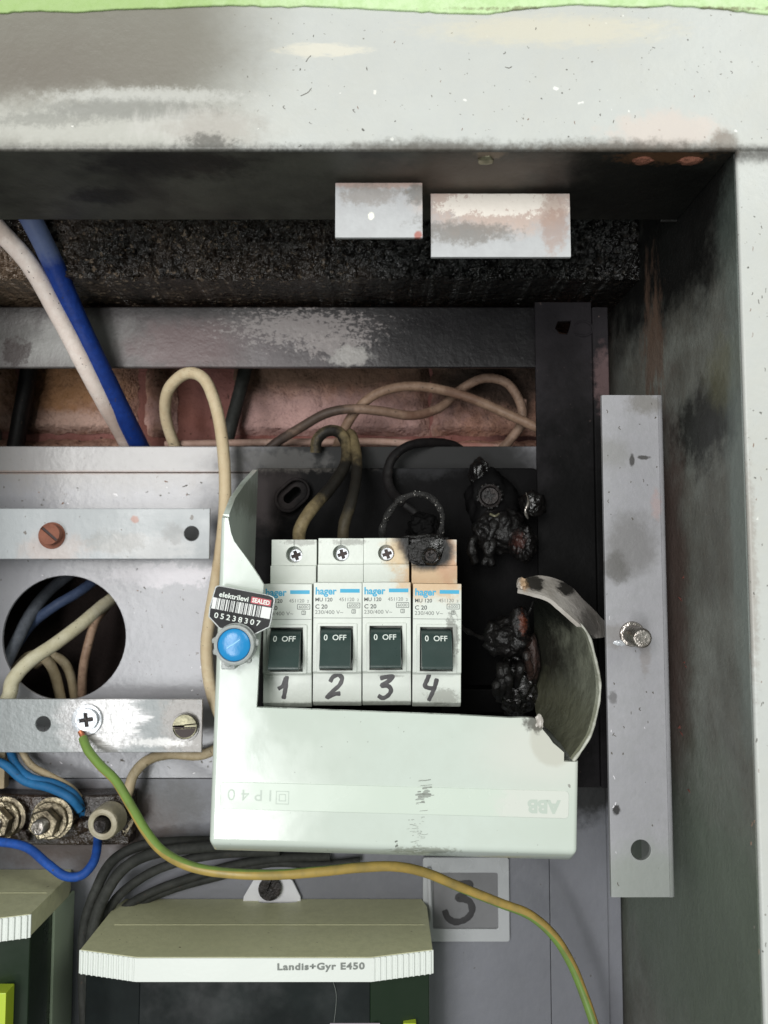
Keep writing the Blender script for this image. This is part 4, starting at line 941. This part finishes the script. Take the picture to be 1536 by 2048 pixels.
def CV(px, py, d=0.0): a = uv(px, py, d); return Vector((a[0], d, a[1]))
u0 = uv(428, 1400)[0]; u1 = uv(1157, 1590)[0]; v0 = uv(780, 1697)[1]; v1 = uv(470, 900, 20)[1]
D = 62
side = [(0, v1), (0, v0), (5.5, v0 - 4.0), (9.5, v0 - 4.8), (D, v0 - 4.8), (D, v1)]
outer = mesh(prism([Vector((u0, y, z)) for y, z in side], (u1 - u0, 0, 0), 1.7, 4))
T = 2.0
inner_side = [(T, v1 + 9), (T, v0 + 1), (7, v0 - 2.4), (10, v0 - 2.8), (D + 9, v0 - 2.8), (D + 9, v1 + 9)]
inner = mesh(prism([Vector((u0 + T, y, z)) for y, z in inner_side], (u1 - u0 - 2 * T, 0, 0), 0))
tear = [(513, 1415), (515, 1380), (519, 1300), (524, 1215), (527, 1170), (518, 1154), (505, 1134), (490, 1112), (478, 1096), (468, 1082), (462, 1066), (459, 1050), (456, 1034), (440, 1029), (400, 1026), (400, 860), (1320, 860), (1330, 1500), (1158, 1519), (1146, 1520), (1136, 1512), (1118, 1496), (1106, 1486), (1098, 1474), (1086, 1460), (1080, 1446), (1068, 1436), (1052, 1435), (1020, 1436), (930, 1431), (800, 1426), (640, 1420)]
tl = [Vector((*uv(x, y), 0)) for x, y in tear]
cut = mesh(prism([Vector((p.x, -6, p.y)) for p in tl], (0, T + 8, 0)))
# the right wall is torn away above the tear
ww = uv(1157, 1524)[1]
cut2 = mesh(box(u1 - 5, u1 + 5, -6, D + 9, ww, v1 + 20))
wt = uv(470, 1000, 20)
vlo, vhi = uv(452, 1035)[1], (lambda p: (p - O).dot(ez))(W(490, 940, 330))
cut3 = mesh(prism([Vector((u0 - 6, y, z)) for y, z in ((-6, vlo - .6), (T, vlo), (14, vlo + (vhi - vlo) * .34), (34, vlo + (vhi - vlo) * .66), (60, vhi), (D + 9, vhi + 2), (D + 9, v1 + 30), (-6, v1 + 30))], (18, 0, 0)))
cover_me = boolean(outer, [inner, cut, cut2, cut3])
cover_me.transform(M4)
cov = thing('breaker_cover', M4 @ Vector(((u0 + u1) / 2, D, v0 - 4.8)), 'torn mint grey plastic breaker box cover, hanging upside down', 'box cover')
link('shell', cover_me, 'cover', cov, 32)
me = curve_mesh([rr(*(lambda a, b: (a[0], b[0], b[1], a[1]))(uv(441, 1567), uv(1137, 1631)), 1.3, 4)], .5, .16)
# level band on the tilted cover, in cover coordinates
a, b = uv(441, 1563), uv(1137, 1644)
me = curve_mesh([rr(a[0], b[0], a[1] - 8.9, a[1], 1.3, 4)], .5, .16)
me.transform(UPRIGHT); me.transform(Matrix.Translation((0, .03, 0))); me.transform(M4)
link('name_band', me, 'cover_band', cov)
def cover_text(name, body, px, py, w, h, bold=.0, mat='emboss', space=1.0, proud=.27):
    me = text_mesh(body, w * mmpx(268), h * mmpx(268), bold, space)
    me.transform(Matrix.Rotation(math.pi, 4, 'Z')); me.transform(UPRIGHT)
    c = uv(px, py); me.transform(Matrix.Translation((c[0], -proud, c[1]))); me.transform(M4)
    return link(name, me, mat, cov, 0)
cover_text('embossed_lettering', 'ABB', 1088, 1613, 66, 27, .05, 'emboss')
cover_text('embossed_lettering', 'IP40', 499, 1590, 86, 22, .0, 'emboss', 1.6)
for w_ in (13, 7):
    c = uv(565, 1595); s_ = w_ * mmpx(268); me = plate([(c[0] - s_, c[1] - s_), (c[0] + s_, c[1] - s_), (c[0] + s_, c[1] + s_), (c[0] - s_, c[1] + s_)], [[(c[0] - s_ + .25, c[1] - s_ + .25), (c[0] + s_ - .25, c[1] - s_ + .25), (c[0] + s_ - .25, c[1] + s_ - .25), (c[0] - s_ + .25, c[1] + s_ - .25)]], -.28, .1, 0)
    me.transform(M4); link('embossed_square', me, 'emboss', cov, 0)
def cover_stroke(pts, wpx, mat, proud):
    return link('soot_smear', mesh(stroke(pts, 268, wpx, 5, M4=lambda x, y: M4 @ (CV(x, y) + Vector((0, -proud, 0))))), mat, cov, 60)
rnd = random.Random(11)
for k in range(34):
    y = 1590 + rnd.gauss(0, 12); x = 838 + (1590 - y) * .25 + rnd.uniform(-9, 9); L_ = rnd.uniform(6, 24)
    cover_stroke([(x, y), (x + L_ * .5, y - .8), (x + L_, y - rnd.uniform(0, 2.5))], rnd.uniform(1.0, 4.4), rnd.choice(['smear', 'smear', 'smear_pale']), .27)
for k in range(44):
    x, y = 812 + rnd.random() * 34, 1634 + rnd.random() * 70; L_ = rnd.uniform(2, 12)
    cover_stroke([(x, y), (x + L_ * .5, y - rnd.uniform(-.5, 1)), (x + L_, y - rnd.uniform(-1, 2))], rnd.uniform(.7, 1.6), 'smear_pale', .04)
# blister of heated plastic by the tear
bm = lump((0, 0, 0), (1, 1, 1), .0, 1, 0, 4)
bmesh.ops.delete(bm, geom=[v for v in bm.verts if v.co.y > .25], context='VERTS')
c = CV(1096, 1488)
for v in bm.verts: v.co = Vector((c.x + v.co.x * 7.0 + v.co.z * 1.0, .1 + v.co.y * .9, c.z + v.co.z * 5.6 - v.co.x * 3.6))
def loft(name, A, B, mat, thick=1.8, nu=40, nv=10, bend=0.0, seed=0, rimmat=None):
    SA = spline([W(*p) for p in A], nu); SB = spline([W(*p) for p in B], nu)
    def at(S, t): k = t * (len(S) - 1); i = min(int(k), len(S) - 2); return S[i].lerp(S[i + 1], k - i)
    bm = bmesh.new(); g = []
    for i in range(nu + 1):
        r = []
        for j in range(nv + 1):
            p = at(SA, i / nu).lerp(at(SB, i / nu), j / nv)
            s = math.sin(math.pi * j / nv) * bend
            n = noise.noise(p * .09 + Vector((seed, 0, 0))) * 1.4 + .8 * noise.noise(p * .22) + .3 * noise.noise(p * .6)
            r.append(bm.verts.new(p + Vector((s + n * .4, n * .6, n * .4))))
        g.append(r)
    fs = [bm.faces.new((g[i][j], g[i + 1][j], g[i + 1][j + 1], g[i][j + 1])) for i in range(nu) for j in range(nv)]
    bmesh.ops.recalc_face_normals(bm, faces=bm.faces)
    bmesh.ops.solidify(bm, geom=fs, thickness=thick)
    o = link(name, mesh(bm), mat, cov, 50)
    if rimmat:
        link('torn_edge', mesh(tube(SA[::2], [thick * .5 * (.75 + .5 * noise.noise(p * .3 + Vector((3, 0, 0)))) for p in SA[::2]], 8)), rimmat, o, 60)
    return o
loft('torn_flap', [(1146, 1522, 271), (1168, 1492, 273), (1186, 1455, 276), (1200, 1380, 281), (1190, 1315, 286), (1172, 1262, 292), (1130, 1222, 300), (1088, 1190, 308)],
     [(1078, 1440, 316), (1076, 1420, 322), (1074, 1395, 328), (1074, 1350, 330), (1074, 1310, 330), (1074, 1275, 330), (1074, 1235, 330), (1072, 1200, 328)], 'cover_burnt', 1.4, 40, 12, 1.0, 2, 'rim')
loft('curled_strip', [(1036, 1178, 296), (1060, 1186, 294), (1092, 1196, 292), (1130, 1222, 292), (1174, 1262, 294), (1192, 1276, 300)],
     [(1050, 1156, 304), (1072, 1150, 306), (1110, 1156, 308), (1150, 1180, 310), (1200, 1232, 314), (1232, 1270, 320)], 'curl', 1.5, 30, 8, 0, 5)
link('burnt_tip', mesh(lump(W(1043, 1168, 297), (1.8, 2.2, 2.2), .35, 2, 5, 3)), 'curl', cov)
link('melt_bead', mesh(lump(W(1078, 1444, 271), (1.3, 1.0, 2.4), .5, 2, 8, 3)), 'curl', cov)

# ------------------------------------------------------------------ wire seal
ZS = 262.5
sealt = thing('wire_seal', W(468, 1335, ZS), 'black barcode seal tag with round blue seal cap on the cover', 'seal')
tagout = [(421, 1214), (432, 1176), (436, 1173), (440, 1172.6), (538, 1191.5), (545, 1195), (547.5, 1200), (540.5, 1241), (537.5, 1253), (507, 1268), (480, 1261), (440, 1255.5), (419, 1233)]
bg_ = []
for x, y in tagout:
    dx, dy = x - 483, y - 1218; L_ = math.hypot(dx, dy); bg_.append((x + dx / L_ * 2.6, y + dy / L_ * 2.6))
link('clear_backing', plate([xz(x, y, ZS) for x, y in bg_[::-1]], [], Y(ZS), .5, .1), 'tag_clear', sealt)
link('black_print', plate([xz(x, y, ZS - .06) for x, y in tagout[::-1]], [], Y(ZS - .07), .06, 0), 'tag_black', sealt, 0)
RT = -10.6
def tp_(u, v):
    """tag coordinates: u along the lines of print, v down, in picture pixels from the tag's upper left"""
    a = math.radians(-RT); return (432 + u * math.cos(a) - v * math.sin(a), 1173 + u * math.sin(a) + v * math.cos(a))
def patch(name, u0_, v0_, u1_, v1_, mat, par, Z):
    return link(name, plate([xz(*tp_(u, v), Z) for u, v in ((u0_, v1_), (u1_, v1_), (u1_, v0_), (u0_, v0_))], [], Y(Z), .03, 0), mat, par, 0)
ZP = ZS - .12
bc = patch('barcode', -1.5, 22, 117, 44.5, 'barcode_paper', sealt, ZP)
u = 6.5
for w_, g_ in ((1.2, 1.6), (1.0, 3.4), (2.2, 1.8), (1.0, 1.6), (1.0, 1.8), (2.6, 2.8), (2.0, 1.6), (3.4, 1.4), (1.4, 1.2), (1.4, 2.2), (3.6, 1.5), (1.2, 1.3), (1.2, 3.8), (1.0, 1.6), (1.0, 1.9), (2.6, 1.7), (1.1, 2.6), (2.4, 1.4), (1.0, 3.4), (1.1, 1.6), (2.2, 3.4), (3.2, 1.3), (1.4, 1.2), (1.2, 1.8), (2.0, 1.4)):
    if u + w_ > 106: break
    patch('bar', u, 22, u + w_, 44.5, 'tag_black', bc, ZP - .05); u += w_ + g_
rb = patch('red_patch', 74, 6.5, 114, 19.5, 'red_ink', sealt, ZP)
def tag_text(name, body, u_, v_, w_, h_, mat, bold, space=1.0):
    x, y = tp_(u_, v_); return lettering(name, body, x, y, ZS, w_, h_, mat, sealt, RT, bold, space, .19)
tag_text('seal_lettering', 'elektrilevi', 39, 13.5, 59, 10.5, 'white_ink', .02)
tag_text('seal_lettering', 'SEALED', 94, 13, 35, 9, 'white_ink', .03)
tag_text('seal_number', '05238307', 54, 56.5, 93, 11, 'white_ink', .012, 1.45)
c = W(468, 1290, 259)
link('clear_ring', mesh(lathe([(5.3, .4), (5.4, -.4), (5.8, -.7), (6.4, -.3), (6.6, .6), (6.65, 2.0), (6.4, 3.2), (6.8, 3.4), (6.8, 5.2), (6.2, 7.0), (0, 7.2)], 40, c)), 'tag_clear', sealt)
capb = link('blue_cap', mesh(lathe([(0, -.9), (3, -.8), (4.6, -.5), (5.15, .0), (5.3, .8), (5.3, 3)], 40, c)), 'seal_blue', sealt)
link('scratch', mesh(stroke([(453, 1297), (460, 1292), (466, 1289)], 258.1, 2.2, off=.05)), 'seal_scratch', capb)
link('scratch', mesh(stroke([(463, 1291), (470, 1286), (480, 1279)], 258.1, 1.8, off=.05)), 'seal_scratch', capb)
for a0_ in (5, 170, 200, 250, 310):
    a = math.radians(a0_); p = c + Vector((6.7 * math.cos(a), 2.6, 6.7 * math.sin(a)))
    link('ring_lug', mesh(lump(p, (1.1, 1.2, 1.1), .3, 2, a0_, 2)), 'tag_clear', sealt)
link('seal_foot', mesh(box(W(444, 1320, 265).x, W(472, 1320, 265).x, Y(263.5), Y(269), W(0, 1338, 265).z, W(0, 1310, 265).z, .5)), 'tag_clear', sealt)

# ------------------------------------------------------------------ electricity meters
def meter(xc, half, row_back, row_side, row_front, label, detail):
    z0 = W(0, row_back, 360).z
    zs, zf = Zfor(row_side, z0), Zfor(row_front, z0); fh = half * .652
    t = thing('electricity_meter', Vector((xc, Y(360), W(0, 2200, 320).z)), label, 'meter', 'electricity meters at the bottom')
    hb = 8.6
    o = [(-half + 2, 359.8), (-half, 352), (-half, zs), (-fh, zf), (fh, zf), (half, zs), (half, 352), (half - 2, 359.8)]
    if detail: o += [(11, 359.8), (10.5, 356.5), (6, 355.6), (-4, 355.6), (-6, 356.5), (-6, 359.8)]
    link('top_housing', mesh(prism([Vector((xc + x, Y(Z_), z0)) for x, Z_ in o], (0, 0, -hb), .35, 2)), 'meter', t)
    link('seam', mesh(box(xc - half + 6, xc + half - 2, Y(334), Y(334.5), z0 - .1, z0 + .12, .04)), 'meter', t)
    bo = [(-half - .3, zs - .0), (-fh, zf - .45), (fh, zf - .45), (half + .3, zs), (half + .3, zs + .7), (fh, zf + .3), (-fh, zf + .3), (-half - .3, zs + .7)]
    band = link('white_band', mesh(prism([Vector((xc + x, Y(Z_), z0 - .25)) for x, Z_ in bo], (0, 0, -hb + .1), .12, 1)), 'meter_band', t)
    for s in (-1, 1):
        for k in range(11):
            f = (k + .5) / 11; x = s * (fh + (half - fh) * f); Zr = zf + (zs - zf) * f - .45
            link('rib', mesh(box(xc + x - .42, xc + x + .42, Y(Zr) - .3, Y(Zr) + .5, z0 - hb - .1, z0 - .3, .2, 1)), 'meter_band', band)
    zb = W(0, 2300, 320).z
    link('window', mesh(box(xc - fh + .5, xc + fh - .5, Y(zf + 3), Y(358), zb, z0 - hb - .02, .3)), 'meter_glass', t)
    for s in (-1, 1):
        o2 = [(s * (fh - .45), zf + 3.2), (s * (half - 1.2), zs + 3.5), (s * (half - 1.2), 358.5), (s * (fh - .45), 358.5)]
        link('flank', mesh(prism([Vector((xc + x, Y(Z_), z0 - hb - .05)) for x, Z_ in o2], (0, 0, zb - z0), .3, 1)), 'meter_green' if s > 0 else 'meter_glass', t)
        link('side_wall', mesh(box(xc + s * (half - .6) - .6, xc + s * (half - .6) + .6, Y(338), Y(359), zb, z0 - hb - .1, .3)), 'meter_side', t)
    return t, z0, zf, zs, fh
half = 65.5
mt, z0, zf, zs, fh = meter(W(511, 1900, 311).x, 66.6, 1797, 1899, 1914, 'olive grey electricity meter with white lettered band, centre bottom', True)
zz = (1914 + 1960) / 2
lettering('brand_lettering', 'Landis+Gyr E450', 642, 1935, zf - .45, 168, 17, 'pale_ink', mt, .6, .03, 1.12, .25)
tabo = [(485, 1806), (487, 1790), (507, 1756), (520, 1750), (572, 1750), (585, 1757), (601, 1790), (602, 1806)]
tb2 = link('hanging_tab', plate([xz(x, y + 4, 357.5) for x, y in tabo[::-1]], [], Y(357.5), 1.5, .3), 'white_tab', mt)
screw_head('hanging_screw', 539, 1779, 354.5, 22, 'dark_metal', tb2, 'slot', 70, 2.5, 'hole')
link('window_label', mesh(box(W(660, 2046, zf + 2.9).x, W(760, 2046, zf + 2.9).x, Y(zf + 2.8), Y(zf + 3.1), W(0, 2300, zf + 3).z, W(0, 2046, zf + 3).z)), 'meter_label', mt)
link('lime_button', mesh(box(W(806, 2046, zs + 2).x, W(832, 2046, zs + 2).x, Y(zs - 1), Y(zs + 8), W(0, 2300, zs).z, W(0, 2044, zs).z, .4)), 'lime', mt)
link('hair', mesh(tube(spline([W(666, 1962, zf + 2), W(672, 1985, zf + 2.2), W(672, 2010, zf + 2.3), W(668, 2045, zf + 2.4)], 6), .09, 6)), 'pale_ink', mt)
m1, z1_, zf1, zs1, fh1 = meter(W(105, 1800, 335).x - 66.6, 66.6, 1738, 1828, 1845, 'olive grey electricity meter cut off at the left edge', False)
link('lime_button', mesh(box(W(-60, 2010, zf1 + 2).x, W(14, 2010, zf1 + 2).x, Y(zf1 + 1), Y(zf1 + 8), W(0, 2300, zf1).z, W(0, 1986, zf1 + 1).z, .4)), 'lime', m1)

# label holder with its number
ZH = 357.5
lh = thing('label_holder', W(935, 1880, ZH), 'cloudy plastic label holder with a handwritten 3', 'label')
link('frame', plate(rr(*xz(846, 1800, ZH)[:1], xz(1019, 1800, ZH)[0], xz(1019, 1884, ZH)[1], xz(1019, 1715, ZH)[1], 1.2, 4), [rr(xz(866, 1800, ZH)[0], xz(996, 1800, ZH)[0], xz(0, 1858, ZH)[1], xz(0, 1746, ZH)[1], .8, 3)], Y(ZH), 2.0, .3), 'holder', lh)
cd = link('card', plate(rr(xz(864, 1800, ZH)[0], xz(998, 1800, ZH)[0], xz(0, 1860, ZH)[1], xz(0, 1744, ZH)[1], .8, 3), [], Y(ZH + .9), .8, .1), 'card', lh)
link('handwritten_number', mesh(stroke([(904, 1770), (922, 1768), (940, 1768), (934, 1784), (916, 1796), (938, 1802), (944, 1822), (932, 1838), (912, 1844), (896, 1836), (889, 1820)], 358.4, 15, off=.12)), 'card_ink', cd)
link('edge_bead', mesh(tube([W(858, 1735, 356.5), W(860, 1800, 356), W(862, 1840, 355.8)], .9, 10)), 'holder', lh)

# earth wire last: it crosses everything
ew = wire('earth_wire', [(166, 1476, 336), (176, 1500, 333), (200, 1530, 330), (232, 1562, 326), (262, 1612, 321), (290, 1660, 316), (320, 1698, 312), (360, 1724, 308), (410, 1740, 306), (480, 1748, 305), (560, 1749, 306), (640, 1743, 308), (720, 1735, 311), (790, 1733, 314), (850, 1745, 318), (920, 1774, 321), (1000, 1806, 324), (1060, 1830, 325), (1108, 1872, 325), (1142, 1926, 325), (1166, 1984, 324), (1188, 2048, 322), (1210, 2130, 320), (1228, 2240, 322), (1236, 2420, 326)], 18.5, 'w_earth', 'yellow and green earth wire snaking from the earth bar to the lower right', wob=.03)
link('bare_end', mesh(tube(spline([W(160, 1462, 337), W(164, 1470, 336.5), W(168, 1480, 335.5)], 5), 1.1, 10)), 'copper', ew)
